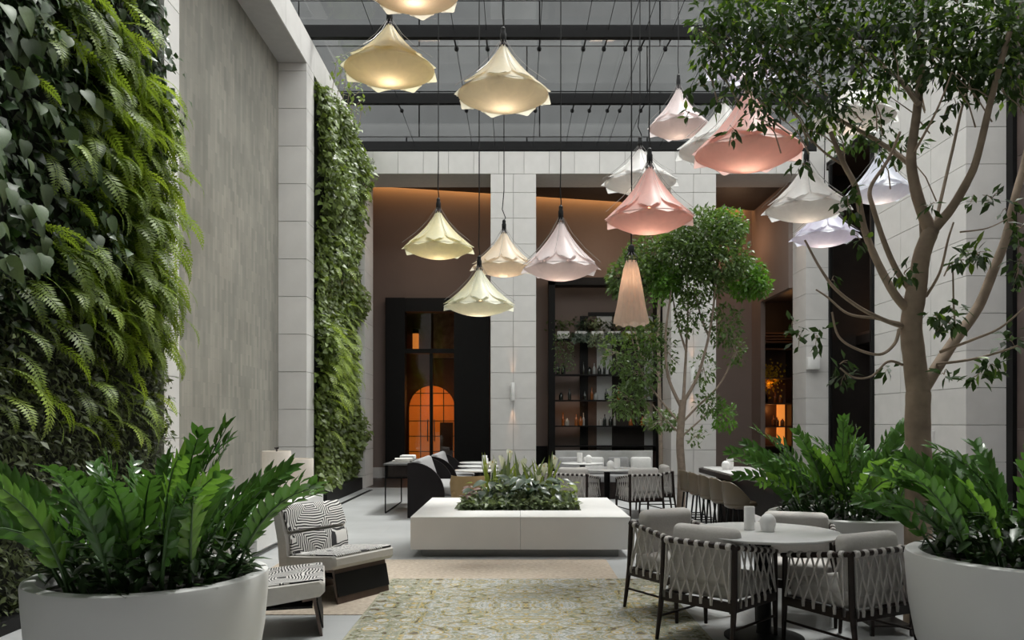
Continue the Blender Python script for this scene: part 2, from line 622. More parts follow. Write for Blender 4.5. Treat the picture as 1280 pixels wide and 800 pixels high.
# dark store behind the right opening
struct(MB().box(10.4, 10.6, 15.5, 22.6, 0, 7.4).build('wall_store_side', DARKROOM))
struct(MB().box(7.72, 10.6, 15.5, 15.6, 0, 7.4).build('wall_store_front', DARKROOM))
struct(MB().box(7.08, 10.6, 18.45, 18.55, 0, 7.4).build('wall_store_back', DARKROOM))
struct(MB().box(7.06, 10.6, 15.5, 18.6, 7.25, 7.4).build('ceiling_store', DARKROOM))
fr = struct(MB().box(7.00, 7.06, 15.60, 15.68, 0, 7.25).build('trim_store_frame', BLACK))
MB().box(7.00, 7.06, 17.67, 17.75, 0, 7.25).build('jamb', BLACK, fr)
so = struct(MB().box(7.9, 10.4, 17.6, 18.4, 3.3, 3.5).build('trim_store_bulkhead', DARKROOM))
MB().box(7.9, 10.4, 17.55, 18.4, 3.5, 3.56).build('ledge', BROWNW, so)

# interior behind the colonnade: back wall with a door opening, side walls
YB = 21.5
bw = struct(MB().box(-4.4, -3.52, YB, YB + .12, 0, 8.2).build('wall_back', TAUPE))
MB().box(-0.70, 6.5, YB, YB + .12, 0, 8.2).build('wall_panel', TAUPE, bw)
MB().box(-3.52, -0.70, YB, YB + .12, 4.84, 8.2).build('wall_panel', TAUPE, bw)
struct(MB().box(-4.4, -4.2, 19.05, 21.5, 0, 8.2).build('wall_interior_left', TAUPE))
wi = struct(MB().box(6.4, 6.52, 20.72, 21.6, 0, 7.95).build('wall_interior_right', TAUPE))
MB().box(6.4, 6.52, 18.6, 20.72, 4.66, 7.14 + .5).build('wall_panel', TAUPE, wi)
struct(MB().box(-4.2, -3.52, YB - .03, YB, 0, .28).build('baseboard_back', STONE))
# ceilings: upper slab, and a lower dark bulkhead whose slanted edge hides the cove light
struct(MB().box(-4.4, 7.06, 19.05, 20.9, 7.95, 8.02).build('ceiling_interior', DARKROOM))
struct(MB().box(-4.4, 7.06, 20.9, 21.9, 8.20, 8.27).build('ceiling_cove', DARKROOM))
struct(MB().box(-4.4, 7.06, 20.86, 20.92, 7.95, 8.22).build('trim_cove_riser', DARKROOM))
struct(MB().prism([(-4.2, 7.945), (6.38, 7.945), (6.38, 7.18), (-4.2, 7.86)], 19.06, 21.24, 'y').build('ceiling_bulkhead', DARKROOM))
# dark lower panelling between shelf and columns
struct(MB().box(0.46, 0.86, YB - .06, YB, 0, 0.86).build('trim_wainscot', BLACK))

# warm cove light above the bulkhead edge
cove_a, cove_b = Vector((-4.1, 21.33, 8.06)), Vector((6.2, 21.33, 7.40))
ld = bpy.data.lights.new('cove_strip_light', 'AREA')
ld.shape = 'RECTANGLE'
ld.size = (cove_b - cove_a).length
ld.size_y = 0.06
ld.energy = 52
ld.color = (1.0, 0.50, 0.16)
lo = bpy.data.objects.new('cove_strip_light', ld)
COL.objects.link(lo)
lo.location = (cove_a + cove_b) / 2
_x = (cove_b - cove_a).normalized()
_z = -Vector((0.0, 0.55, -0.85)).normalized()
_z = (_z - _x * _z.dot(_x)).normalized()
_y = _z.cross(_x)
lo.rotation_euler = Matrix((_x, _y, _z)).transposed().to_euler()


def point(name, loc, e, col, r=0.05):
    d = bpy.data.lights.new(name, 'POINT')
    d.energy = e
    d.color = col
    d.shadow_soft_size = r
    o = bpy.data.objects.new(name, d)
    o.location = loc
    COL.objects.link(o)
    return o


def spot(name, loc, dirv, e, col, ang=40, blend=0.9):
    d = bpy.data.lights.new(name, 'SPOT')
    d.energy = e
    d.color = col
    d.spot_size = math.radians(ang)
    d.spot_blend = blend
    d.shadow_soft_size = 0.02
    o = bpy.data.objects.new(name, d)
    o.location = loc
    o.rotation_euler = Vector(dirv).to_track_quat('-Z', 'Y').to_euler()
    COL.objects.link(o)
    return o


point('store_glow', (9.2, 18.0, 3.95), 14, (1, .42, .12), .1)
point('interior_glow', (2.2, 20.3, 6.0), 26, (1, .72, .50), .3)
point('interior_glow', (-2.2, 20.0, 6.0), 16, (1, .72, .50), .3)
point('interior_glow', (5.6, 20.6, 6.2), 26, (1, .6, .36), .3)

# glass roof
roof = struct(MB().box(-4.5, 8.4, 3.0, 3.2, 8.5, 8.7).build('ceiling_glass_roof', BEAM))
BY = [20.4 - 2.98 * k for k in range(6)]
for yb in BY:
    MB().box(-4.5, 8.4, yb - .06, yb + .06, 8.50, 8.72).build('roof_beam', BEAM, roof)
for x in (-4.45, 8.3):
    MB().box(x - .08, x + .08, 3.0, 21.0, 8.50, 8.7).build('edge_beam', BEAM, roof)
ys = [21.0] + BY + [3.2]
for a, b in zip(ys[:-1], ys[1:]):
    nx = 4
    for i in range(nx):
        x0, x1 = -4.4 + i * 12.8 / nx, -4.4 + (i + 1) * 12.8 / nx
        MB().box(x0, x1, b + .05, a - .05, 8.66, 8.68).build('glass_pane', ROOFGLASS, roof)
rodx = [-2.6, -1.13, -.54, .44, 1.28, 1.67, 2.08, 2.36, 2.84, 3.7, 4.7, 5.9]
rme = None
for yb in BY[:4]:
    for x in rodx:
        if rme is None:
            q = MB()
            q.tube([(0, 0.06, 8.52), (0, .60, 8.60)], .016, 6)
            q.tube([(0, .60, 8.60), (0, 2.9, 8.62)], .006, 5)  # thin tail models the rod's reflection in the glass
            q.lathe([(0, -.05), (.035, -.035), (.045, 0), (.035, .035), (0, .05)], 8, (0, .62, 8.60))
            rme = q.mesh('tension_rod_and_reflection', BEAM)
        link('tension_rod_and_reflection', rme, roof, (x, yb, 0))

# grey cladding of the tower standing behind the glass roof
fc = struct(MB().box(-9, 14, 21.9, 22.2, 8.1, 17).build('wall_tower', BEAM))
fcm = MB().box(-1.64, 1.64, -.03, .03, -.61, .61).mesh('cladding_panel', FACADE)
for r in range(7):
    for k in range(7):
        link('cladding_panel', fcm, fc, (-8.0 + 3.32 * k + (0.35 if r % 2 else 0), 21.87, 8.75 + 1.25 * r))
struct(MB().box(-9, 14, 20.0, 21.9, 8.27, 8.30).build('trim_terrace', PLASTER))

# slot drain by the far green wall
struct(MB().box(-3.26, -3.18, 13.4, 17.6, 0.0, 0.004).build('trim_floor_drain', BLACK))

# ------------------------------------------------------------------ glazed door and the warm room behind it
door = struct(MB().box(-3.50, -2.98, 21.20, 21.62, 0, 4.84).build('door_1', BLACK))
MB().box(-1.66, -0.72, 21.20, 21.62, 0, 4.84).build('jamb', BLACK, door)
MB().box(-2.98, -1.66, 21.25, 21.62, 4.48, 4.84).build('head', BLACK, door)
MB().box(-2.98, -1.66, 21.30, 21.55, 3.36, 3.48).build('transom', BLACK, door)
MB().box(-2.33, -2.25, 21.36, 21.50, 0, 3.36).build('mullion', BLACK, door)
MB().box(-2.98, -1.66, 21.34, 21.52, 0, .10).build('threshold', BLACK, door)
for x0, x1 in ((-2.98, -2.33), (-2.25, -1.66)):
    MB().box(x0, x1, 21.42, 21.43, .10, 3.36).build('glass_pane', DOORGLASS, door)
MB().box(-2.98, -1.66, 21.42, 21.43, 3.48, 4.48).build('glass_pane', DOORGLASS, door)
for hx in (-2.38, -2.20):
    MB().tube([(hx, 21.40, 1.0), (hx, 21.33, 1.02), (hx, 21.33, 1.55), (hx, 21.40, 1.57)], .014, 8).build('handle', GOLDB, door)
# room behind
struct(MB().box(-4.0, 0.2, 26.0, 26.2, 0, 6).build('wall_lounge_back', BROWNW))
struct(MB().box(-4.1, -4.0, 21.6, 26.2, 0, 6).build('wall_lounge_left', DARKROOM))
struct(MB().box(0.2, 0.3, 21.62, 26.2, 0, 6).build('wall_lounge_right', BROWNW))
struct(MB().box(-4.1, 0.3, 21.62, 26.2, 5.9, 6).build('ceiling_lounge', DARKROOM))
# arched lit window on the lounge's back wall
aw = struct(MB().box(-3.6, -1.9, 25.96, 25.99, .02, .08).build('window_1', BLACK))
arc = [(-3.50, .1)] + [(-2.75 + .75 * math.cos(PI - PI * k / 16), 1.95 + .75 * math.sin(PI * k / 16)) for k in range(17)] + [(-2.0, .1)]
ARCH = emit('amber_lit_pane', (0.85, 0.22, 0.025), 0.42)
MB().prism(arc, 25.94, 25.97, 'y').build('lit_pane', ARCH, aw)
for x in (-3.12, -2.75, -2.37):
    h = 1.95 + math.sqrt(max(0, .75 ** 2 - (x + 2.75) ** 2))
    MB().box(x - .012, x + .012, 25.91, 25.94, .1, h).build('glazing_bar', BLACK, aw)
for z in (.55, 1.05, 1.55, 2.05, 2.45):
    hw = .75 if z < 1.95 else math.sqrt(max(0, .75 ** 2 - (z - 1.95) ** 2))
    MB().box(-2.75 - hw, -2.75 + hw, 25.91, 25.94, z - .012, z + .012).build('glazing_bar', BLACK, aw)
MB().box(-2.45, -2.05, 25.5, 25.9, 0, 1.5).build('cabinet_side', BROWNW, aw)
point('lounge_glow', (-2.7, 25.2, 2.2), 14, (1, .40, .10), .2)
point('lounge_glow', (-1.4, 24.6, 2.4), 14, (1, .42, .12), .2)


def wall_sconce(name, label, loc, r, h, e, m, col=(1, .52, .26), both=True):
    t = thing(name, label, 'wall light', loc)
    MB().lathe([(0, -h / 2), (r * .9, -h / 2), (r, -h / 2 + .01), (r, h / 2 - .01), (r * .9, h / 2), (0, h / 2)], 16).build('shade', m, t)
    MB().box(-.02, .02, 0, .10, -.04, .04).build('bracket', m, t)
    if e:
        spot('sconce_down', (loc[0], loc[1] + .02, loc[2] - h / 2 - .03), (0, .10, -1), e, col, 30)
        spot('sconce_up', (loc[0], loc[1] + .02, loc[2] + h / 2 + .03), (0, .10, 1), e * .7, col, 30)
    return t


wall_sconce('wall_sconce', 'slim white tube wall light on the central stone column', (-.075, 17.91, 2.20), .055, .40, 14, CERAM)
wall_sconce('wall_sconce', 'slim white tube wall light on the column behind the small tree', (4.0, 17.91, 2.55), .055, .40, 14, CERAM)
# amber lantern on the lounge wall, seen through the transom pane
am = thing('amber_wall_lamp', 'glowing amber tube lamp seen through the pane above the glass door', 'wall light', (-3.28, 25.9, 4.15))
MB().lathe([(0, -.35), (.10, -.35), (.10, .25), (0, .25)], 14).build('tube_shade', emit('amber_lamp_glow', (1, .33, .06), .8), am)
MB().lathe([(0, .25), (.11, .25), (.11, .40), (0, .40)], 14).build('cap', BLACK, am)
pic = thing('wall_panel_picture', 'pale streaked panel hanging above the glass door of the lounge', 'picture', (-2.28, 25.85, 4.35))
MB().box(-.42, .42, 0, .05, -.75, .75).build('panel', mat('streaked_grey_panel', (.30, .27, .25), .6, var=.6, scale=5), pic)
MB().box(-.45, .45, .05, .09, -.78, .78).build('frame', BLACK, pic)

# white speaker box on the end column
sb = thing('wall_speaker', 'small white box speaker fixed to the end column', 'speaker', (6.62, 17.66, 2.82))
MB().rbox(.27, .16, .28, .02, 2).build('housing', CERAM, sb)
MB().box(-.05, .05, .08, .10, -.05, .05).build('bracket', CERAM, sb)

# ================================================================== RUGS
def rug_mat():
    m = bpy.data.materials.new('patterned_rug')
    m.use_nodes = True
    nt = m.node_tree
    N, Lk = nt.nodes.new, nt.links.new
    p = nt.nodes['Principled BSDF']
    p.inputs['Roughness'].default_value = 0.95
    p.inputs['Specular IOR Level'].default_value = 0.1
    tc = N('ShaderNodeTexCoord')
    sp = N('ShaderNodeSeparateXYZ')
    Lk(tc.outputs['Object'], sp.inputs[0])

    def math_(op, a, b=None, c=None):
        n = N('ShaderNodeMath')
        n.operation = op
        for i, q in enumerate((a, b, c)):
            if q is None:
                continue
            if isinstance(q, (int, float)):
                n.inputs[i].default_value = q
            else:
                Lk(q, n.inputs[i])
        return n.outputs[0]
    ax = math_('ABSOLUTE', sp.outputs['X'])
    ay = math_('PINGPONG', sp.outputs['Y'], 0.95)
    cb = N('ShaderNodeCombineXYZ')
    Lk(ax, cb.inputs[0])
    Lk(ay, cb.inputs[1])

    def noise(scale, dist, det=3, vec=None, seed=0.0):
        mp = N('ShaderNodeMapping')
        mp.inputs['Location'].default_value = (seed, seed * .7, 0)
        Lk(vec or cb.outputs[0], mp.inputs[0])
        n = N('ShaderNodeTexNoise')
        n.inputs['Scale'].default_value = scale
        n.inputs['Distortion'].default_value = dist
        n.inputs['Detail'].default_value = det
        n.inputs['Roughness'].default_value = .55
        Lk(mp.outputs[0], n.inputs['Vector'])
        return n.outputs['Fac']

    def ramp(fac, stops, const=True):
        r = N('ShaderNodeValToRGB')
        r.color_ramp.interpolation = 'CONSTANT' if const else 'LINEAR'
        e = r.color_ramp.elements
        e[0].position, e[0].color = stops[0][0], (*stops[0][1], 1)
        e[1].position, e[1].color = stops[1][0], (*stops[1][1], 1)
        for ps, c in stops[2:]:
            q = e.new(ps)
            q.color = (*c, 1)
        Lk(fac, r.inputs[0])
        return r.outputs[0]
    GOLD, GREY, SAGE, OLV, BRN, PALE = (.40, .28, .085), (.31, .315, .31), (.235, .24, .185), (.18, .18, .10), (.10, .068, .045), (.42, .415, .39)
    field = ramp(noise(5.2, 2.0), [(0, BRN), (.35, OLV), (.39, GOLD), (.42, SAGE), (.475, GREY), (.51, PALE), (.54, GREY), (.565, GOLD), (.59, SAGE), (.64, OLV), (.68, BRN)])
    big = ramp(noise(2.1, 1.0, 1, seed=3.0), [(0, OLV), (.42, SAGE), (.48, GREY), (.58, SAGE), (.64, OLV)])
    mx = N('ShaderNodeMixRGB')
    mx.inputs[0].default_value = .85
    Lk(big, mx.inputs[1])
    Lk(field, mx.inputs[2])
    # flower rosettes
    vo = N('ShaderNodeTexVoronoi')
    vo.inputs['Scale'].default_value = 5.2
    vo.inputs['Randomness'].default_value = .75
    Lk(cb.outputs[0], vo.inputs['Vector'])
    ros = ramp(vo.outputs['Distance'], [(0, GOLD), (.10, PALE), (.20, GOLD), (.25, OLV), (.29, GREY)])
    rmask = ramp(vo.outputs['Distance'], [(0, (.85, .85, .85)), (.29, (0, 0, 0))])
    mx2 = N('ShaderNodeMixRGB')
    Lk(rmask, mx2.inputs[0])
    Lk(mx.outputs[0], mx2.inputs[1])
    Lk(ros, mx2.inputs[2])
    # border band
    bcol = ramp(noise(9, 1.5, 2, seed=7.0), [(0, BRN), (.36, OLV), (.42, SAGE), (.53, GOLD), (.55, GREY), (.60, PALE), (.64, SAGE)])
    ed = math_('SUBTRACT', 1.27, ax)
    lines = ramp(math_('DIVIDE', ed, .45), [(0, (1, 1, 1)), (.055, (.0, .0, .0)), (.80, (1, 1, 1)), (.83, (0, 0, 0)), (.88, (1, 1, 1)), (.91, (0, 0, 0))])
    isb = math_('LESS_THAN', ed, .41)
    vo2 = N('ShaderNodeTexVoronoi')
    vo2.inputs['Scale'].default_value = 4.6
    vo2.inputs['Randomness'].default_value = .3
    Lk(cb.outputs[0], vo2.inputs['Vector'])
    ros2 = ramp(vo2.outputs['Distance'], [(0, GOLD), (.12, PALE), (.22, GOLD), (.27, OLV)])
    rm2 = ramp(vo2.outputs['Distance'], [(0, (.8, .8, .8)), (.30, (0, 0, 0))])
    mxb = N('ShaderNodeMixRGB')
    Lk(rm2, mxb.inputs[0])
    Lk(bcol, mxb.inputs[1])
    Lk(ros2, mxb.inputs[2])
    mx3 = N('ShaderNodeMixRGB')
    Lk(isb, mx3.inputs[0])
    Lk(mx2.outputs[0], mx3.inputs[1])
    Lk(mxb.outputs[0], mx3.inputs[2])
    mx4 = N('ShaderNodeMixRGB')
    Lk(math_('MULTIPLY', lines, .6), mx4.inputs[0])
    Lk(mx3.outputs[0], mx4.inputs[1])
    mx4.inputs[2].default_value = (.33, .32, .24, 1)
    # worn pile
    wn = N('ShaderNodeMapRange')
    wn.inputs[1].default_value, wn.inputs[2].default_value = .3, .7
    wn.inputs[3].default_value, wn.inputs[4].default_value = .8, 1.15
    Lk(noise(60, 0, 2, tc.outputs['Object']), wn.inputs[0])
    hs = N('ShaderNodeHueSaturation')
    hs.inputs['Saturation'].default_value = .92
    Lk(mx4.outputs[0], hs.inputs['Color'])
    Lk(wn.outputs[0], hs.inputs['Value'])
    Lk(hs.outputs[0], p.inputs['Base Color'])
    return m


def beige_rug_mat():
    m = mat('beige_rug', (.40, .335, .27), .95, var=.22, scale=26, bump=.3)
    return m


t = MB().rbox(3.5, 2.47, .006, .002, 1).build('beige_rug', beige_rug_mat(), None, (-.77, 7.395, .0032))
tag(t, 'plain mottled beige rug lying under the green patterned carpet', 'rug')
t = MB().rbox(2.54, 4.10, .007, .003, 1).build('patterned_rug', rug_mat(), None, (.08, 5.49, .0100))
tag(t, 'large faded green and gold floral carpet in the middle of the floor', 'rug')

# ================================================================== CENTRAL PLANTER BENCH
bench = thing('planter_bench', 'low square white stone bench with a planting bed in its middle', 'bench', (.05, 9.92, 0))
hx, hy = 1.22, 1.14
q = MB()
for (x0, x1, y0, y1) in ((-hx, -.0015, -hy, -.47), (.0015, hx, -hy, -.47), (-hx, hx, .62, hy), (-hx, -.75, -.47, .62), (.73, hx, -.47, .62)):
    q.box(x0, x1, y0, y1, .09, .45)
q.build('bench_body', CONC, bench)
MB().box(-1.1, 1.1, -1.03, 1.03, 0, .09).build('plinth', mat('grey_plinth', (.30, .30, .30), .6, var=.05), bench)
MB().box(-.745, .725, -.465, .615, .10, .40).build('soil', SOIL, bench)

# ================================================================== WHITE WALL BENCH AND DRUM LANTERNS
wb = thing('wall_bench', 'long white stone bench along the mosaic recess wall', 'bench', (0, 0, 0))
MB().box(-4.19, -2.86, 8.75, 11.75, .07, .45).build('bench_body', CONC, wb)
MB().box(-4.15, -2.95, 8.82, 11.65, 0, .07).build('plinth', POT, wb)


def drum(label, x, y, r, h, knob):
    t = thing('drum_lantern', label, 'lantern', (x, y, .451), 0)
    MB().lathe([(0, 0), (r * .97, 0), (r, .012), (r, h - .012), (r * .98, h), (r * .93, h), (r * .93, h - .03), (0, h - .03)], 40).build('shade', PARCH, t)
    MB().lathe([(r * .99, .015), (r * 1.008, .015), (r * 1.008, .03), (r * .99, .03)], 40).build('rim_band', LINEN, t)
    if knob:
        MB().lathe([(0, h - .03), (.012, h - .03), (.012, h + .02), (.03, h + .03), (.03, h + .05), (0, h + .05)], 12).build('finial', CHROME, t)
    return t


drum('shorter cream drum lantern at the end of the white wall bench', -3.13, 11.38, .215, .53, False)
drum('taller cream drum lantern with a dark knob on the white wall bench', -3.30, 10.92, .195, .655, True)
# right-hand counterpart beside the big tree
wb2 = thing('side_bench', 'white stone bench along the pale wall behind the big tree', 'bench', (0, 0, 0))
MB().box(6.3, 7.04, 12.6, 15.2, .07, .45).build('bench_body', CONC, wb2)
MB().box(6.35, 7.0, 12.7, 15.1, 0, .07).build('plinth', POT, wb2)
t = thing('drum_lantern', 'white drum lantern on the bench behind the big tree', 'lantern', (6.7, 12.95, .451))
MB().lathe([(0, 0), (.13, 0), (.135, .01), (.135, .90), (.13, .91), (0, .91)], 32).build('shade', LINEN, t)
MB().lathe([(0, .91), (.02, .91), (.02, .94), (0, .94)], 10).build('finial', CHROME, t)


# ================================================================== WOVEN ARMCHAIRS
def make_chair():
    t = thing('woven_armchair', 'woven cord armchair', 'chair')
    zb, zf = .68, .60
    for s in (-1, 1):
        MB().tube([(s * .27, -.27, zb), (s * .275, -.285, .32), (s * .285, -.335, 0)], [.019, .021, .013], 10).build('leg', WOOD, t)
        MB().tube([(s * .275, .26, zf), (s * .275, .262, .30), (s * .275, .275, 0)], [.019, .021, .013], 10).build('leg', WOOD, t)
        MB().tube([(s * .265, -.285, zb + .003), (s * .275, -.10, .655), (s * .278, .12, .618), (s * .272, .292, zf - .005)], [.019, .019, .019, .015], 10).build('arm_rail', WOOD, t)
        MB().box(s * .275 - .016, s * .275 + .016, -.285, .262, .265, .325).build('seat_rail', WOOD, t)
        MB().tube([(s * .282, -.312, .155), (s * .276, .268, .155)], .009, 8).build('stretcher', WOOD, t)
    MB().tube([(-.285, -.265, zb - .004), (-.14, -.283, zb + .002), (.14, -.283, zb + .002), (.285, -.265, zb - .004)], .019, 10).build('back_rail', WOOD, t)
    MB().box(-.275, .275, -.300, -.268, .265, .325).build('seat_rail', WOOD, t)
    MB().box(-.275, .275, .246, .278, .265, .325).build('seat_rail', WOOD, t)
    MB().rbox(.51, .50, .125, .035, 4, Matrix.Translation((0, 0, .388)), .012).build('seat_cushion', CUSH, t)
    M = Matrix.Translation((0, -.185, .590)) @ Matrix.Rotation(-.12, 4, 'X') @ Matrix.Rotation(PI / 2, 4, 'X')
    MB().rbox(.49, .40, .13, .05, 4, M, .012).build('back_cushion', CUSH, t)

    def cord(a, bl, br):
        """one cord: a wrap round the rail and two crossing strands down to the seat rail"""
        q = MB()
        a, bl, br = Vector(a), Vector(bl), Vector(br)
        along = (br - bl).normalized()
        q.tube([a - along * .017, a - along * .012, a + along * .012, a + along * .017], [.019, .0245, .0245, .019], 10)
        for b, s in ((bl, -1), (br, 1)):
            q.tube([a + along * .006 * s, a.lerp(b, .5), b], .0068, 6)
        for b in (bl,):
            q.tube([b + Vector((0, 0, .022)), b, b - Vector((0, 0, .035))], [.008, .013, .010], 6)
        return q
    nb = 7
    for i in range(nb):
        d = .47 / (nb - 1)
        x = -.235 + d * i
        cord((x, -.283, zb + .001), (max(-.25, x - 1.5 * d), -.302, .325), (min(.25, x + 1.5 * d), -.302, .325)).build('cord', CORD, t)
    ns = 6
    for s in (-1, 1):
        for i in range(ns):
            d = .42 / (ns - 1)
            y = -.21 + d * i
            z = .672 - (y + .21) / .42 * .062
            cord((s * .276, y, z), (s * .294, max(-.24, y - 1.5 * d), .325), (s * .294, min(.24, y + 1.5 * d), .325)).build('cord', CORD, t)
    return t


def rz_of(fx, fy):
    return math.atan2(-fx, fy)


chair0 = make_chair()
CH = [
    ((1.405, 5.47), (.71, .71), 'woven cord armchair standing half on the floral carpet with its back to the carpet', 'chairs round the near table'),
    ((2.19, 5.27), (-.46, .89), 'woven cord armchair beside the big round pot, its back turned to the pot', 'chairs round the near table'),
    ((1.29, 6.24), (.50, -.86), 'woven cord armchair between the near table and the planter bench', 'chairs round the near table'),
    ((2.16, 6.12), (-.33, -.94), 'woven cord armchair on the near table side next to the pot of the tall tree', 'chairs round the near table'),
]
for i, (c, f, lab, g) in enumerate(CH):
    o = chair0 if i == 0 else copy_tree(chair0)
    o.location = (c[0], c[1], .014 if i in (0, 2) else .001)
    o.rotation_euler = (0, 0, rz_of(*f))
    tag(o, lab, 'chair', g)

FT = (1.50, 13.05)
FC = [((1.95, 12.55), (-.25, .95), 'woven armchair on the aisle corner of the far round table'),
      ((.98, 12.62), (.45, .88), 'woven armchair nearest the planter bench at the far round table'),
      ((2.32, 13.30), (-1, .05), 'woven armchair facing along the marble bench at the far round table'),
      ((.62, 13.36), (1, .05), 'woven armchair beside the black wainscot end of the far round table')]
for c, f, lab in FC:
    o = copy_tree(chair0)
    o.location = (c[0], c[1], 0)
    o.rotation_euler = (0, 0, rz_of(*f))
    tag(o, lab, 'chair', 'chairs round the far table')

MARB = mat('white_marble_top', (.66, .655, .65), .22, var=.08, scale=4)


def round_table(label, loc, r, h=.74):
    t = thing('round_table', label, 'table', loc)
    MB().lathe([(0, h - .022), (r - .02, h - .022), (r, h - .008), (r, h - .003), (r - .004, h), (0, h)], 64).build('table_top', MARB, t)
    MB().lathe([(0, h - .034), (r * .55, h - .034), (r * .55, h - .022), (0, h - .022)], 32).build('under_plate', BLACK, t)
    MB().lathe([(0, .03), (.058, .03), (.05, .06), (.05, h - .05), (.09, h - .034), (0, h - .034)], 24).build('pedestal', BLACK, t)
    MB().lathe([(0, 0), (.27, 0), (.27, .012), (.24, .022), (.06, .035), (0, .035)], 40).build('base_plate', BLACK, t)
    return t


def candle_cylinder(label, loc, r=.032, h=.125, g=None):
    t = tag(MB().lathe([(0, 0), (r - .004, 0), (r, .004), (r, h - .004), (r - .003, h), (r - .007, h), (r - .007, h - .025), (0, h - .025)], 28).build('candle_holder', CERAM, None, loc), label, 'candle holder', g)
    return t


def dome_lamp(label, loc, r=.047, h=.10, g=None):
    pr = [(0, 0), (r * .8, 0), (r * .82, .006)]
    for k in range(9):
        a = -.55 + (PI / 2 + .55) * k / 8
        pr.append((r * math.cos(a), h * .50 + h * .5 * math.sin(a)))
    pr[-1] = (0, h)
    pr = [(0, 0), (r * .8, 0), (r * .82, .006)] + [p for p in pr[3:] if p[1] > .01]
    return tag(MB().lathe(pr, 28).build('table_lamp', CERAM, None, loc), label, 'lamp', g)


round_table('round white marble table among woven armchairs beside the carpet', (1.73, 5.53, 0), .515)
candle_cylinder('tall white cylinder candle holder on the near marble table', (1.65, 5.60, .741), .037, .165)
dome_lamp('white egg-shaped table lamp on the near marble table', (1.755, 5.52, .741), .056, .125)
round_table('round marble table in front of the far marble bench', (FT[0], FT[1], 0), .58)
candle_cylinder('white cylinder candle holder on the far round table', (1.66, 13.0, .741), .05, .17)
dome_lamp('white egg lamp on the far round table', (1.54, 12.9, .741), .065, .14)

# banquette behind the far table
bq = thing('banquette', 'long marble-backed banquette seat under the bottle shelves', 'bench', (0, 0, 0))
MB().box(.80, 2.76, 16.0, 16.1, 0, .93).build('back_panel', mat('veined_marble', (.55, .55, .545), .35, var=.16, scale=5), bq)
MB().rbox(1.9, .5, .14, .04, 3, Matrix.Translation((1.78, 15.70, .40))).build('seat_cushion', GREYF, bq)
MB().box(.84, 2.72, 15.5, 15.98, 0, .33).build('seat_base', WOOD, bq)
for i, (x, m_) in enumerate(((1.05, GREYF), (1.55, LINEN), (2.05, GREYF), (2.5, LINEN))):
    M = Matrix.Translation((x, 15.84, .64)) @ Matrix.Rotation(PI / 2 - .25, 4, 'X')
    o = MB().rbox(.42, .34, .12, .05, 3, M, .02).build('throw_pillow', m_)
    tag(o, ('grey' if m_ is GREYF else 'white') + ' throw pillow leaning on the marble banquette ' + ('near its end' if i in (0, 3) else 'near its middle'), 'pillow', 'pillows on the banquette')
# second small table with lantern at banquette
round_table('small marble table at the end of the marble banquette', (1.25, 14.85, 0), .40)
candle_cylinder('white cylinder candle holder on the small banquette table', (1.20, 14.9, .741), .05, .19)
dome_lamp('white egg lamp on the small banquette table', (1.36, 14.82, .741), .065, .15)


# ================================================================== ZEBRA LOUNGE CHAIRS
def zebra_mat():
    m = bpy.data.materials.new('black_white_maze_fabric')
    m.use_nodes = True
    nt = m.node_tree
    N, Lk = nt.nodes.new, nt.links.new
    p = nt.nodes['Principled BSDF']
    p.inputs['Roughness'].default_value = .85
    tc = N('ShaderNodeTexCoord')
    vo = N('ShaderNodeTexVoronoi')
    vo.distance = 'CHEBYCHEV'
    vo.inputs['Scale'].default_value = 2.9
    vo.inputs['Randomness'].default_value = .8
    nz = N('ShaderNodeTexNoise')
    nz.inputs['Scale'].default_value = 3.0
    mx = N('ShaderNodeMixRGB')
    mx.inputs[0].default_value = .10
    Lk(tc.outputs['Object'], nz.inputs['Vector'])
    Lk(tc.outputs['Object'], mx.inputs[1])
    Lk(nz.outputs['Color'], mx.inputs[2])
    Lk(mx.outputs[0], vo.inputs['Vector'])
    mu = N('ShaderNodeMath')
    mu.operation = 'MULTIPLY'
    mu.inputs[1].default_value = 112
    Lk(vo.outputs['Distance'], mu.inputs[0])
    si = N('ShaderNodeMath')
    si.operation = 'SINE'
    Lk(mu.outputs[0], si.inputs[0])
    r = N('ShaderNodeValToRGB')
    r.color_ramp.elements[0].position = .40
    r.color_ramp.elements[0].color = (.64, .62, .60, 1)
    r.color_ramp.elements[1].position = .60
    r.color_ramp.elements[1].color = (.020, .018, .02, 1)
    ad = N('ShaderNodeMath')
    ad.operation = 'MULTIPLY_ADD'
    ad.inputs[1].default_value = .5
    ad.inputs[2].default_value = .5
    Lk(si.outputs[0], ad.inputs[0])
    Lk(ad.outputs[0], r.inputs[0])
    Lk(r.outputs[0], p.inputs['Base Color'])
    return m


ZEB = zebra_mat()
OFFW = mat('ivory_upholstery', (.56, .53, .50), .9, var=.04, scale=40, bump=.1)


def slab(q, prof, w, r=.0):
    """side profile (y forward, z up) extruded to the width w along x with soft edges"""
    n = len(prof)
    vs = []
    xs = [(-w / 2, .93), (-w / 2 + .018, 1), (w / 2 - .018, 1), (w / 2, .93)]
    cy = sum(p[0] for p in prof) / n
    cz = sum(p[1] for p in prof) / n
    for x, k in xs:
        for y, z in prof:
            dy, dz = y - cy, z - cz
            L = math.hypot(dy, dz)
            s = max(0, 1 - (1 - k) * .3 / max(L, .05))
            vs.append((x, cy + dy * s, cz + dz * s))
    fs = [tuple(range(n)), tuple(range(3 * n, 4 * n))]
    for i in range(3):
        for j in range(n):
            fs.append((i * n + j, i * n + (j + 1) % n, (i + 1) * n + (j + 1) % n, (i + 1) * n + j))
    q.add(vs, fs, True)
    return q


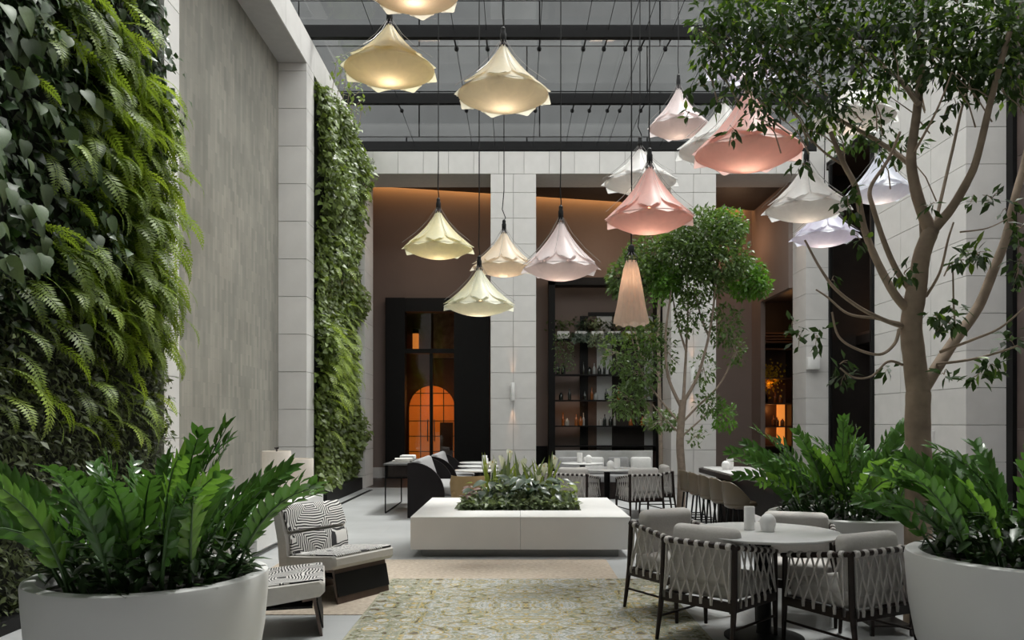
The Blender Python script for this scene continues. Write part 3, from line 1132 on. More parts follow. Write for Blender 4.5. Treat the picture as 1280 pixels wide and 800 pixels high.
def make_lounge():
    t = thing('lounge_chair', 'zebra chair', 'chair')
    W = .72
    # seat: thick wedge, upholstered sides with patterned top panel
    seat = slab(MB(), [(-.30, .20), (.30, .285), (.335, .32), (.335, .375), (.31, .40), (0, .375), (-.30, .345)], W).build('seat', OFFW, t)
    slab(MB(), [(-.24, .345), (.0, .374), (.31, .399), (.325, .392), (.325, .402), (.31, .410), (.0, .388), (-.24, .362)], W - .03).build('seat_top', ZEB, t)
    slab(MB(), [(-.22, .24), (-.24, .48), (-.325, .735), (-.36, .755), (-.41, .745), (-.42, .71), (-.36, .44), (-.33, .20)], W).build('backrest', OFFW, t)
    slab(MB(), [(-.222, .35), (-.242, .535), (-.228, .535), (-.206, .50), (-.200, .36)], W - .05).build('lumbar_pad', ZEB, t)
    slab(MB(), [(-.245, .555), (-.31, .725), (-.345, .755), (-.385, .75), (-.385, .768), (-.335, .775), (-.290, .735), (-.228, .565)], W - .03).build('headrest_pad', ZEB, t)
    q = MB()
    q.prism([(.18, .262), (.27, .276), (.32, .0), (.30, 0), (.25, .255), (.18, .245)], -W / 2 + .05, W / 2 - .05, 'x')
    q.build('front_leg_panel', GOLDB, t)
    MB().prism([(.275, .24), (.285, .245), (.325, .06), (.315, .055)], -W / 2 + .052, W / 2 - .052, 'x').build('leg_inlay', BLACK, t)
    MB().prism([(-.30, .195), (-.22, .21), (-.24, .19), (-.30, 0), (-.325, 0)], -W / 2 + .05, W / 2 - .05, 'x').build('rear_leg_panel', GOLDB, t)
    MB().box(-W / 2 + .05, W / 2 - .05, -.29, .25, .20, .215).build('base_rail', BLACK, t)
    return t


lc = make_lounge()
lc.location = (-1.56, 6.93, .0065)
lc.rotation_euler = (0, 0, rz_of(.84, -.54))
tag(lc, 'black and white maze-patterned lounge chair between the drum lanterns and the carpet', 'chair', 'maze-patterned lounge chairs')
l2 = copy_tree(lc)
l2.location = (-1.74, 5.78, 0)
l2.rotation_euler = (0, 0, rz_of(.97, .24))
tag(l2, 'black and white maze-patterned lounge chair half hidden by the big leafy pot', 'chair', 'maze-patterned lounge chairs')

# ================================================================== BOOTH SOFAS AND TABLES ON THE FAR LEFT
def booth(label, x, y, depth, g):
    t = thing('booth_sofa', label, 'sofa', (x, y, 0), 0, g)
    arc = [(-.30, 0), (-.30, .86), (-.22, .87)] + [(-.22 + .50 * math.sin(a), .37 + .50 * math.cos(a)) for a in [k * PI / 2 / 10 for k in range(1, 11)]] + [(.28, 0)]
    MB().prism(arc, 0, .05, 'y').build('end_panel', mat('black_lacquer', (.008, .006, .007), .5, var=.2, spec=.25), t)
    MB().prism(arc, depth - .05, depth, 'y').build('end_panel', MATS['black_lacquer'], t)
    MB().box(-.29, -.22, .05, depth - .05, .05, .84).build('back', MATS['black_lacquer'], t)
    M = Matrix.Translation((-.11, depth / 2, .70)) @ Matrix.Rotation(1.25, 4, 'Y')
    MB().rbox(.44, depth - .14, .14, .05, 3, M, .01).build('back_cushion', GREYF, t)
    MB().rbox(.78, depth - .14, .16, .05, 3, Matrix.Translation((.16, depth / 2, .42)), .01).build('seat_cushion', GREYF, t)
    MB().box(-.22, .50, .06, depth - .06, .04, .34).build('seat_base', GREYF, t)
    return t


booth('grey cushioned booth sofa with a rounded black end panel beside the slim console', -1.40, 12.4, 1.75, 'booth sofas')
booth('grey cushioned booth sofa with a rounded black end panel in front of the glass door', -1.35, 14.6, 1.7, 'booth sofas')


def console(label, x0, x1, y0, y1, h):
    t = thing('console_table', label, 'table', ((x0 + x1) / 2, (y0 + y1) / 2, 0))
    a, b = (x1 - x0) / 2, (y1 - y0) / 2
    MB().box(-a, a, -b, b, h - .025, h).build('table_top', mat('dark_grey_top', (.10, .10, .10), .4, var=.1), t)
    MB().box(-a + .06, a - .03, -b + .1, b - .05, h - .22, h - .03).build('drawer_box', WOOD, t)
    for sx in (-1, 1):
        q = MB()
        q.tube([(sx * (a - .03), -b + .04, h - .03), (sx * (a - .03), -b + .04, .012), (sx * (a - .03), b - .04, .012), (sx * (a - .03), b - .04, h - .03)], .011, 6)
        q.build('frame_leg', BLACK, t)
    return t


console('slim black console table behind the booth sofa', -2.18, -1.72, 13.0, 14.9, .82)
for k, (dx, dy) in enumerate(((0, 0), (.02, .01))):
    o = MB().box(-.15, .15, -.2, .2, 0, .03).build('magazine', PAPER, None, (-1.95 + dx, 13.6 + dy, .821 + .031 * k))
    o.rotation_euler.z = .15 * k
    tag(o, ('lower' if k == 0 else 'upper') + ' magazine of the pile on the slim black console', 'magazine', 'magazines on the console')
o = MB().rbox(.26, .30, .09, .02, 2).build('folded_cloth', LINEN, None, (-1.95, 14.3, .867))
tag(o, 'folded white cloth lying on the slim black console', 'cloth')

for k, (x, y) in enumerate(((-.62, 12.7), (-.66, 13.9), (-.72, 15.1))):
    lab = ['small white-topped bistro table by the tan chair', 'small white-topped bistro table between two others facing the booths', 'small white-topped bistro table facing the booth by the glass door'][k]
    round_table(lab, (x, y, 0), .36)
    o = candle_cylinder(['white cylinder candle holder on the bistro table by the tan chair', 'white cylinder candle holder on the middle bistro table', 'white cylinder candle holder on the bistro table by the glass door'][k], (x + .12, y + .05, .741), .05, .13)
tc_ = thing('tan_chair', 'tan leather tub chair with a curved back beside the planter bench flowers', 'chair', (-.72, 12.0, 0), 0)
arcp = [(.26 * math.cos(a), .26 * math.sin(a)) for a in [PI + k * PI / 12 for k in range(13)]]
q = MB()
n = len(arcp)
vs = []
for (r_, z_) in ((1.0, .36), (1.10, .58), (1.0, .70), (.88, .69), (.88, .38)):
    vs += [(x * r_, y * r_, z_) for x, y in arcp]
fs = []
for i in range(5):
    for k in range(n - 1):
        a = i * n + k
        b = ((i + 1) % 5) * n + k
        fs.append((a, a + 1, b + 1, b))
fs += [tuple(i * n for i in range(5)), tuple(i * n + n - 1 for i in range(5))]
q.add(vs, fs, True)
q.build('backrest', TAN, tc_)
MB().rbox(.48, .46, .10, .04, 3, Matrix.Translation((0, .02, .42))).build('seat', TAN, tc_)
for sx in (-1, 1):
    for sy in (-1, 1):
        MB().tube([(sx * .17, sy * .16, .38), (sx * .21, sy * .20, 0)], [.018, .011], 8).build('leg', WOOD, tc_)

# ================================================================== BAR TABLE WITH STOOLS
bar = thing('bar_table', 'long bar table with a dark rounded edge and pale stone top', 'table', (0, 0, 0))


def rr(x0, x1, y0, y1, r, n=6):
    pts = []
    for cx, cy, a0 in ((x1 - r, y1 - r, 0), (x0 + r, y1 - r, PI / 2), (x0 + r, y0 + r, PI), (x1 - r, y0 + r, 3 * PI / 2)):
        for k in range(n + 1):
            a = a0 + PI / 2 * k / n
            pts.append((cx + r * math.cos(a), cy + r * math.sin(a)))
    return pts


MB().prism(rr(2.80, 3.75, 8.1, 12.4, .30), .735, .80, 'z').build('edge_board', WOOD, bar)
MB().prism(rr(2.86, 3.69, 8.16, 12.34, .26), .80, .812, 'z').build('stone_top', MARB, bar)
for y0, y1 in ((8.25, 8.75), (11.8, 12.1)):
    MB().prism(rr(3.05, 3.55, y0, y1, .12), 0, .735, 'z').build('pedestal', WOOD, bar)
MB().box(3.25, 3.35, 8.75, 11.8, .25, .65).build('modesty_panel', WOOD, bar)


def make_stool():
    t = thing('bar_stool', 'bar stool', 'stool')
    n = 17
    ang = [PI + (-.08 + 1.16 * k / (n - 1)) * PI for k in range(n)]
    vs = []
    rows = ((.17, .50, 0), (.200, .56, 0), (.215, .70, 0), (.215, .80, 1), (.200, .805, 1), (.190, .70, 0), (.16, .54, 0))
    for r_, z_, top in rows:
        for k, a in enumerate(ang):
            u = abs(2 * k / (n - 1) - 1)
            drop = .20 * max(0, (u - .35) / .65) ** 1.6
            zz = z_ - drop * max(0, (z_ - .56) / .25)
            vs.append((r_ * math.cos(a), r_ * math.sin(a), zz))
    fs = []
    for i in range(len(rows)):
        for k in range(n - 1):
            a, b = i * n + k, ((i + 1) % len(rows)) * n + k
            fs.append((a, a + 1, b + 1, b))
    fs += [tuple(i * n for i in range(len(rows))), tuple(i * n + n - 1 for i in range(len(rows)))]
    q = MB()
    q.add(vs, fs, True)
    q.build('backrest', OLIVE, t)
    MB().lathe([(0, .485), (.15, .485), (.185, .505), (.195, .535), (.185, .56), (.14, .572), (0, .575)], 32).build('seat', OLIVE, t)
    for sx in (-1, 1):
        for sy in (-1, 1):
            MB().tube([(sx * .11, sy * .11, .49), (sx * .155, sy * .155, 0)], [.014, .010], 8).build('leg', BLACK, t)
    q = MB()
    e = .142
    q.tube([(-e, -e, .16), (e, -e, .16), (e, e, .16), (-e, e, .16), (-e, -e, .16)], .008, 6)
    q.build('footrest', BLACK, t)
    return t


st = make_stool()
sl = ['olive leather bar stool, first of its row from the small tree', 'olive leather bar stool, second of its row from the small tree', 'olive leather bar stool in the middle of the row along the bar table',
      'olive leather bar stool, fourth of its row from the small tree', 'olive leather bar stool at the end of its row nearest the white egg lamp']
for k in range(5):
    o = st if k == 0 else copy_tree(st)
    o.location = (2.60 + .015 * k, 11.62 - .56 * k, 0)
    o.rotation_euler = (0, 0, rz_of(1, .0))
    tag(o, sl[k], 'stool', 'bar stools')
candle_cylinder('white cylinder candle holder on the long bar table', (3.14, 11.62, .813), .05, .16)
dome_lamp('white egg lamp on the long bar table', (3.05, 11.52, .813), .06, .13)


def cloche(label, x, y, r):
    t = thing('glass_cloche', label, 'cloche', (x, y, .813))
    pr = [(r, 0)] + [(r * math.cos(a), .06 + r * .75 * math.sin(a)) for a in [k * PI / 2 / 10 for k in range(10)]] + [(.05, .06 + r * .75), (.055, .10 + r * .75), (.055, .18 + r * .7), (.0, .19 + r * .7)]
    MB().lathe(pr, 32).build('dome', CLOCHE, t)
    MB().lathe([(0, 0), (r * 1.05, 0), (r * 1.05, .012), (0, .012)], 32).build('plate', CERAM, t)
    MB().lathe([(0, .012), (r * .6, .012), (r * .5, .07), (0, .09)], 20).build('cake', mat('pale_cake', (.45, .36, .26), .8, var=.2), t)
    return t


cloche('clear glass cloche on the bar table beside the candle holder', 3.30, 10.5, .125)
cloche('clear glass cloche on the bar table beside the leafy pot', 3.40, 9.9, .115)
o = MB().rbox(.5, .9, .012, .004, 1).build('table_runner', LINEN, None, (3.22, 9.2, .820))
o.rotation_euler.z = .08
tag(o, 'white cloth spread over the end of the bar table near the leafy pot', 'cloth')
# cord sleeved seat on the far side of the bar
o = copy_tree(chair0)
o.location = (4.2, 10.4, 0)
o.rotation_euler = (0, 0, rz_of(-1, 0))
tag(o, 'woven cord armchair on the wall side of the long bar table', 'chair')
# dark small side table by the near right pot
t = thing('side_table', 'low dark side table between the woven chair and the big pot', 'table', (2.64, 5.70, 0))
MB().box(-.16, .16, -.16, .16, .36, .385).build('table_top', WOOD, t)
for sx in (-1, 1):
    for sy in (-1, 1):
        MB().box(sx * .14 - .012, sx * .14 + .012, sy * .14 - .012, sy * .14 + .012, .0, .36).build('leg', WOOD, t)
MB().box(-.14, .14, -.14, .14, .06, .075).build('shelf', WOOD, t)

# ================================================================== BOTTLE SHELF UNIT
su = thing('shelf_unit', 'tall black open shelf unit filled with bottles and trailing plants', 'shelf', (0, 0, 0))
X0, X1, YS0, YS1 = .86, 4.10, 20.85, 21.30
ZT = 5.32
MB().box(X0, X0 + .17, YS0, YS1, 0, ZT).build('upright', BLACK, su)
MB().box(X1 - .42, X1, YS0, YS1, 0, ZT).build('upright', BLACK, su)
MB().box(X0, X1, YS0, YS1, ZT - .2, ZT).build('top_rail', BLACK, su)
SX0, SX1 = X0 + .17, X1 - .42
SHZ = {}
for nm, y in (('plant', 424), ('a', 468), ('b', 500), ('c', 532), ('d', 557)):
    z = 1.5 + (528 - y) * 21.0 / 990
    SHZ[nm] = z
    MB().box(SX0, SX1, YS0 + .02, YS1 - .02, z - .035, z).build('shelf', BLACK, su)
# added panels standing in for the room seen through the open shelves
for x0, x1, m_ in ((1.72, 1.94, BLACK), (1.94, 2.17, BROWNW), (2.17, 2.58, mat('pale_room_beyond', (.50, .51, .51), .5, var=.03)), (2.58, 3.45, DARKROOM), (3.45, 3.68, MATS['pale_room_beyond'])):
    z1 = 4.36 if m_ is not DARKROOM else 3.7
    MB().box(x0, x1, YS1, YS1 + .05, SHZ['d'] - .2 if m_ is DARKROOM else .3, z1).build('back_panel', m_, su)
MB().box(1.94, 2.70, YS1 - .02, YS1 + .06, 4.36, 4.46).build('back_rail', BLACK, su)
MB().box(SX0, SX1, YS0 + .02, YS1, 0, SHZ['d'] - .15).build('base_cabinet', WOOD, su)


def bottle_meshes():
    out = []
    for h, r, nk in ((.30, .045, .35), (.24, .055, .3), (.34, .038, .4), (.20, .06, .25)):
        pr = [(0, 0), (r, 0), (r, h * (1 - nk) - .03), (r * .75, h * (1 - nk)), (r * .32, h * (1 - nk) + .03), (r * .30, h - .02), (r * .36, h - .02), (r * .36, h), (0, h)]
        out.append((MB().lathe(pr, 14), h, r))
    return out


BM = bottle_meshes()
bottle_cache = {}
k = 0
for sh, spec in (('a', [(1.12, 'd'), (1.26, 'd'), (1.80, 'd'), (1.95, 'd'), (2.08, 'c'), (2.22, 'd'), (2.35, 'd'), (2.52, 'd'), (2.75, 'd'), (2.9, 'd'), (3.1, 'd')]),
                 ('b', [(1.20, 'd'), (1.42, 'd'), (1.83, 'd'), (2.02, 'a'), (2.12, 'c'), (2.40, 'd'), (2.60, 'd'), (2.72, 'a'), (2.95, 'd'), (3.15, 'd'), (3.3, 'd')]),
                 ('c', [(1.25, 'a'), (1.36, 'c'), (1.60, 'a'), (1.72, 'a'), (1.80, 'c'), (2.25, 'c'), (2.36, 'd'), (2.52, 'd'), (2.62, 'c'), (3.05, 'a'), (3.22, 'd'), (3.36, 'a'), (3.46, 'c')])):
    for x, c in spec:
        b, h, r = BM[k % 4]
        key = (k % 4, c)
        if key not in bottle_cache:
            bottle_cache[key] = b.mesh('bottle', {'a': AMBER, 'd': DKGLASS, 'c': CLEARB}[c])
        o = link('bottle', bottle_cache[key], None, (x, 21.02 + .05 * (k % 3), SHZ[sh] + .001))
        shape = ['tall', 'stout', 'slender', 'squat'][k % 4]
        tag(o, ('%s %s glass bottle on the %s shelf of the black bottle rack' % (shape, {'a': 'amber', 'd': 'dark', 'c': 'pale'}[c], {'a': 'upper', 'b': 'middle', 'c': 'lower'}[sh])).replace('of the black bottle rack', 'of the rack, before the ' + ('taupe wall' if x < 1.72 else 'brown strip' if x < 2.17 else 'pale panel' if x < 2.58 else 'dark panel')), 'bottle', 'bottles on the black shelf unit')
        k += 1
for x, e in ((1.30, 3), (1.66, 3), (3.2, 2)):
    point('shelf_spot', (x, 20.98, SHZ['c'] + .40), e * .35, (1, .5, .2), .03)


def pot_plant(x, y, z, lab, n, spread, trail, m_, rw=.16):
    t = thing('shelf_plant', lab, 'plant', (x, y, z), 0, 'plants on the black shelf unit')
    MB().rbox(rw * 2, .24, .20, .015, 2, Matrix.Translation((0, 0, .101))).build('pot', CERAM, t)
    D = RNG.normal(size=(n, 3))
    D[:, 2] = np.abs(D[:, 2]) * .7 + .15
    T = RNG.normal(size=(n, 3)) * np.array([spread, .10, .10]) + np.array([0, -.03, .32])
    R = frames(D, np.tile([0.1, -.3, 1], (n, 1)), RNG.uniform(.09, .2, n))
    o = link('foliage', np_mesh('foliage', *LEAF4, R, T, m_), t)
    o['kind'] = 'stuff'
    if trail:
        n2 = 260
        xs = RNG.choice(np.linspace(-spread * 1.6, spread * 1.6, 12), n2) + RNG.normal(size=n2) * .015
        zz = -RNG.uniform(0, 1, n2) ** 1.3 * trail + .15
        T = np.stack([xs, np.full(n2, -.16) + RNG.normal(size=n2) * .02, zz], 1)
        D = RNG.normal(size=(n2, 3)) * .5 + np.array([0, -.4, -.8])
        R = frames(D, np.tile([0, -1, .3], (n2, 1)), RNG.uniform(.05, .09, n2))
        o = link('trailing_vines', np_mesh('trailing_vines', *LEAF4, R, T, m_), t)
        o['kind'] = 'stuff'
    return t


zpl = SHZ['plant'] + .001
pot_plant(1.25, 21.0, zpl, 'white pot with vines trailing far down the black shelf unit', 110, .16, 1.0, TREE2)
pot_plant(1.72, 21.0, zpl, 'white pot with tall dark leaves next to the trailing vines', 90, .15, .25, BEDD)
pot_plant(2.15, 21.0, zpl, 'white pot with pale trailing leaves in front of the white panel', 110, .15, .35, BEDG)
pot_plant(2.60, 21.0, zpl, 'white pot with spiky dark leaves on the top shelf', 90, .14, .20, BEDD)
pot_plant(3.05, 21.0, zpl, 'white pot with lime leaves on the top shelf behind the tree', 110, .16, .15, BEDY)
pot_plant(3.45, 21.0, zpl, 'white pot with lime leaves at the end of the top shelf', 90, .12, .15, BEDY, .12)

# ================================================================== SIDE ROOM SHELVES ON THE RIGHT
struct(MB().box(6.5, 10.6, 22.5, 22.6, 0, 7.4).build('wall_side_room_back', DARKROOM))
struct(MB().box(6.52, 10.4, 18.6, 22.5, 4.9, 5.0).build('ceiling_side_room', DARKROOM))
sr = thing('lit_shelf_cabinet', 'dark timber cabinet with warmly lit shelves in the side room', 'shelf', (0, 0, 0))
MB().box(6.72, 6.80, 21.9, 22.45, 0, 3.6).build('side_panel', WOOD, sr)
MB().box(7.62, 8.3, 21.9, 22.45, 0, 3.6).build('side_panel', WOOD, sr)
MB().box(6.72, 7.9, 22.38, 22.45, 0, 3.6).build('back_panel', BROWNW, sr)
for z in (.85, 1.40, 2.04, 2.75, 3.55):
    MB().box(6.80, 7.62, 21.92, 22.38, z - .04, z).build('shelf', BROWNW, sr)
MB().box(7.36, 7.58, 22.33, 22.37, .86, 2.0).build('light_panel', emit('amber_light_panel', (1, .34, .06), .75), sr)
for z in (1.25, 1.88, 2.6):
    point('cabinet_light', (7.1, 22.15, z), 2.2, (1, .42, .12), .04)
for z in (3.70, 3.78, 3.86, 3.94):
    MB().box(6.60, 8.4, 21.9, 22.4, z, z + .05).build('louvre', BROWNW, sr)
point('side_room_glow', (7.4, 21.4, 4.4), 5, (1, .45, .15), .1)
fl = thing('yellow_flowers', 'vase of bright yellow blossom on the lit cabinet shelf', 'flowers', (6.95, 21.75, 2.041))
MB().lathe([(0, 0), (.06, 0), (.08, .1), (.05, .22), (.06, .26), (0, .26)], 20).build('vase', DKGLASS, fl)
n = 420
T = RNG.normal(size=(n, 3)) * np.array([.22, .10, .20]) + np.array([0, -.02, .72])
D = RNG.normal(size=(n, 3)) + np.array([0, 0, -.3])
o = link('blossom', np_mesh('blossom', *LEAFW, frames(D, np.tile([0, -1, .4], (n, 1)), RNG.uniform(.05, .11, n)), T, YELLOW), fl)
o['kind'] = 'stuff'
q = MB()
for k in range(9):
    q.tube([(0, 0, .2), (random.uniform(-.15, .15), random.uniform(-.05, .05), .55), (random.uniform(-.28, .28), random.uniform(-.1, .1), .85)], .006, 5)
q.build('stems', BARK, fl)
fl.location.y = 22.1
k = 0
for x, z in ((7.2, 1.40), (7.3, 1.40), (6.92, 1.40), (7.45, 1.40), (7.25, 2.04), (7.4, 2.04)):
    b, h, r = BM[k % 4]
    o = link('bottle', bottle_cache.setdefault((k % 4, 'a'), b.mesh('bottle', AMBER)), None, (x, 22.15, z + .001))
    tag(o, '%s amber bottle on the %s shelf of the warmly lit cabinet' % (['tall', 'stout', 'slender', 'squat'][k % 4], 'flower' if z > 2 else 'lower'), 'bottle', 'bottles in the lit cabinet')
    k += 1

# ================================================================== ROUND POTS AND THEIR LEAFY PLANTS
def round_pot(label, loc, r=.65, h=.70):
    t = thing('round_planter', label, 'planter', loc, 0, 'round white planters')
    k = r / .65
    pr = [(0, 0), (.36, 0), (.47, .015), (.545, .09), (.595, .22), (.628, .40), (.645, .58), (.65, .675), (.645, .695), (.635, .70),
          (.575, .70), (.565, .69), (.56, .60), (0, .60)]
    MB().lathe([(a * k, z * h / .7) for a, z in pr], 72).build('pot', POT, t)
    MB().lathe([(0, h - .085), (.555 * k, h - .09), (.555 * k, h - .07), (.3 * k, h - .05), (0, h - .045)], 32).build('soil', SOIL, t)
    return t


ZLEAF = [mesh_raw(leaf_mb(.43, .16, .16, 4), 'leaf', ZZ), mesh_raw(leaf_mb(.43, .16, .10, 4), 'leaf', ZZN)]
ZT_ = leaf_tpl(.43, .16, .16, 3)


def zz_plant(label, loc, r, nst, lmax, seed, leaflen=.118):
    rg = random.Random(seed)
    t = thing('leafy_plant', label, 'plant', loc, 0, 'glossy leafy plants in the round planters')
    stems = []
    for i in range(nst):
        u = math.sqrt((i + .5) / nst)
        a = i * 2.39996 + rg.uniform(-.3, .3)
        base = Vector((u * r * .80 * math.cos(a), u * r * .80 * math.sin(a), 0))
        L = lmax * rg.uniform(.72, 1.05) * (1 - .16 * u)
        lean0 = .10 + .42 * u * rg.uniform(.6, 1.2)
        bend = rg.uniform(.15, .95) + .35 * u
        az = a + rg.uniform(-.5, .5)
        if u < .35:
            az = rg.uniform(0, 2 * PI)
        o_ = Vector((math.cos(az), math.sin(az), 0))
        pts, p = [base], base.copy()
        for s in range(8):
            th = lean0 + bend * (s / 7) ** 1.4
            p = p + (o_ * math.sin(th) + Vector((0, 0, math.cos(th)))) * (L / 8)
            pts.append(p.copy())
        stems.append((pts, L, rg.random()))
    stems.sort(key=lambda s: (Vector(loc) + s[0][-1] - cam.location).length)
    used = 0
    TT, RR = [], []
    for pts, L, rnd in stems:
        so = MB().tube(pts, [.011 - .0011 * k for k in range(9)], 6).build('stem', ZSTEM, t)
        young = rnd < .28
        nl = max(7, int(L / .066))
        roll = rg.uniform(-1.3, 1.3)
        single = used + 2 * nl <= 300
        for k in range(nl):
            f = .26 + .74 * k / (nl - 1)
            x = f * 8
            i = min(7, int(x))
            p = pts[i].lerp(pts[i + 1], x - i)
            d = (pts[i + 1] - pts[i]).normalized()
            side = d.cross(Vector((0, 0, 1)))
            if side.length < .05:
                side = Vector((1, 0, 0))
            side.normalize()
            side = Matrix.Rotation(roll, 3, d) @ side
            up = side.cross(d).normalized()
            sz = leaflen * (1.05 - .45 * abs(f - .55)) * rg.uniform(.85, 1.12)
            for s in (-1, 1):
                dl = (d * rg.uniform(.85, 1.3) + side * s * rg.uniform(.5, .85) + up * rg.uniform(.1, .8)).normalized()
                un = (up + side * s * -.25 + d * -.25).normalized()
                R = frames(np.array([dl]), np.array([un]), [sz])[0]
                if single:
                    lo_ = link('leaf', ZLEAF[1 if young else 0], so)
                    lo_.matrix_local = mat4(R, p)
                    used += 1
                else:
                    TT.append(tuple(p))
                    RR.append(R)
            if k == nl - 1:
                R = frames(np.array([d]), np.array([up]), [sz])[0]
                TT.append(tuple(p))
                RR.append(R)
    o = link('foliage', np_mesh('foliage', *ZT_, np.array(RR), np.array(TT), ZZ), t)
    o['kind'] = 'stuff'
    # low dark undergrowth
    n = 620
    rad = np.sqrt(RNG.uniform(0, 1, n)) * r * .86
    an = RNG.uniform(0, 2 * PI, n)
    T = np.stack([rad * np.cos(an), rad * np.sin(an), RNG.uniform(.0, .30, n)], 1)
    D = np.stack([np.cos(an), np.sin(an), RNG.uniform(-.1, .8, n)], 1) + RNG.normal(size=(n, 3)) * .5
    o = link('undergrowth', np_mesh('undergrowth', *ZT_, frames(D, np.tile([.05, .02, 1], (n, 1)), RNG.uniform(.09, .14, n)), T, GLOSS), t)
    o['kind'] = 'stuff'
    return t


round_pot('big round white planter with leafy plant beside the lounge chairs', (-1.945, 4.22, 0), .60, .70)
zz_plant('glossy green leafy plant in the white planter by the living wall', (-1.945, 4.22, .645), .57, 50, .92, 3)
round_pot('round white bowl planter beside the woven armchairs, in front of the big tree', (2.95, 4.50, 0), .67, .75)
zz_plant('glossy green leafy plant in the bowl planter in front of the big tree', (2.95, 4.50, .695), .62, 46, .80, 5)
round_pot('round white planter between the near marble table and the bar table', (2.96, 7.02, 0), .70, .70)
zz_plant('glossy green leafy plant beside the end of the bar table', (2.96, 7.02, .645), .64, 48, 1.02, 9)


# ================================================================== LIVING WALLS
def fern_mb(np_=20, seed=0):
    rg = random.Random(seed)
    q = MB()
    pts = []
    for i in range(np_ + 1):
        t = i / np_
        pts.append(Vector((.03 * math.sin(t * 4 + seed), t * (1 - .30 * t * t), .14 * t - .50 * t ** 2.0)))
    vs, fs = [], []
    for i, p in enumerate(pts):
        wd = .008 * (1 - i / np_) + .002
        vs += [(p.x - wd, p.y, p.z), (p.x + wd, p.y, p.z)]
    for i in range(np_):
        fs.append((2 * i, 2 * i + 1, 2 * i + 3, 2 * i + 2))
    q.add(vs, fs, True)
    for i in range(1, np_ + 1):
        t = i / np_
        p = pts[i]
        d = (pts[i] - pts[i - 1]).normalized()
        L = .115 * (math.sin(PI * min(1, t * .9 + .12)) ** .7) + .012
        for s in (-1, 1):
            tip = p + Vector((s * L, 0, 0)) + d * L * .45 + Vector((0, 0, -.02 * rg.random()))
            mid = p.lerp(tip, .4)
            wv = d * .020
            q.add([p, mid - wv, tip, mid + wv * 1.1], [(0, 1, 2, 3)], True)
    return q


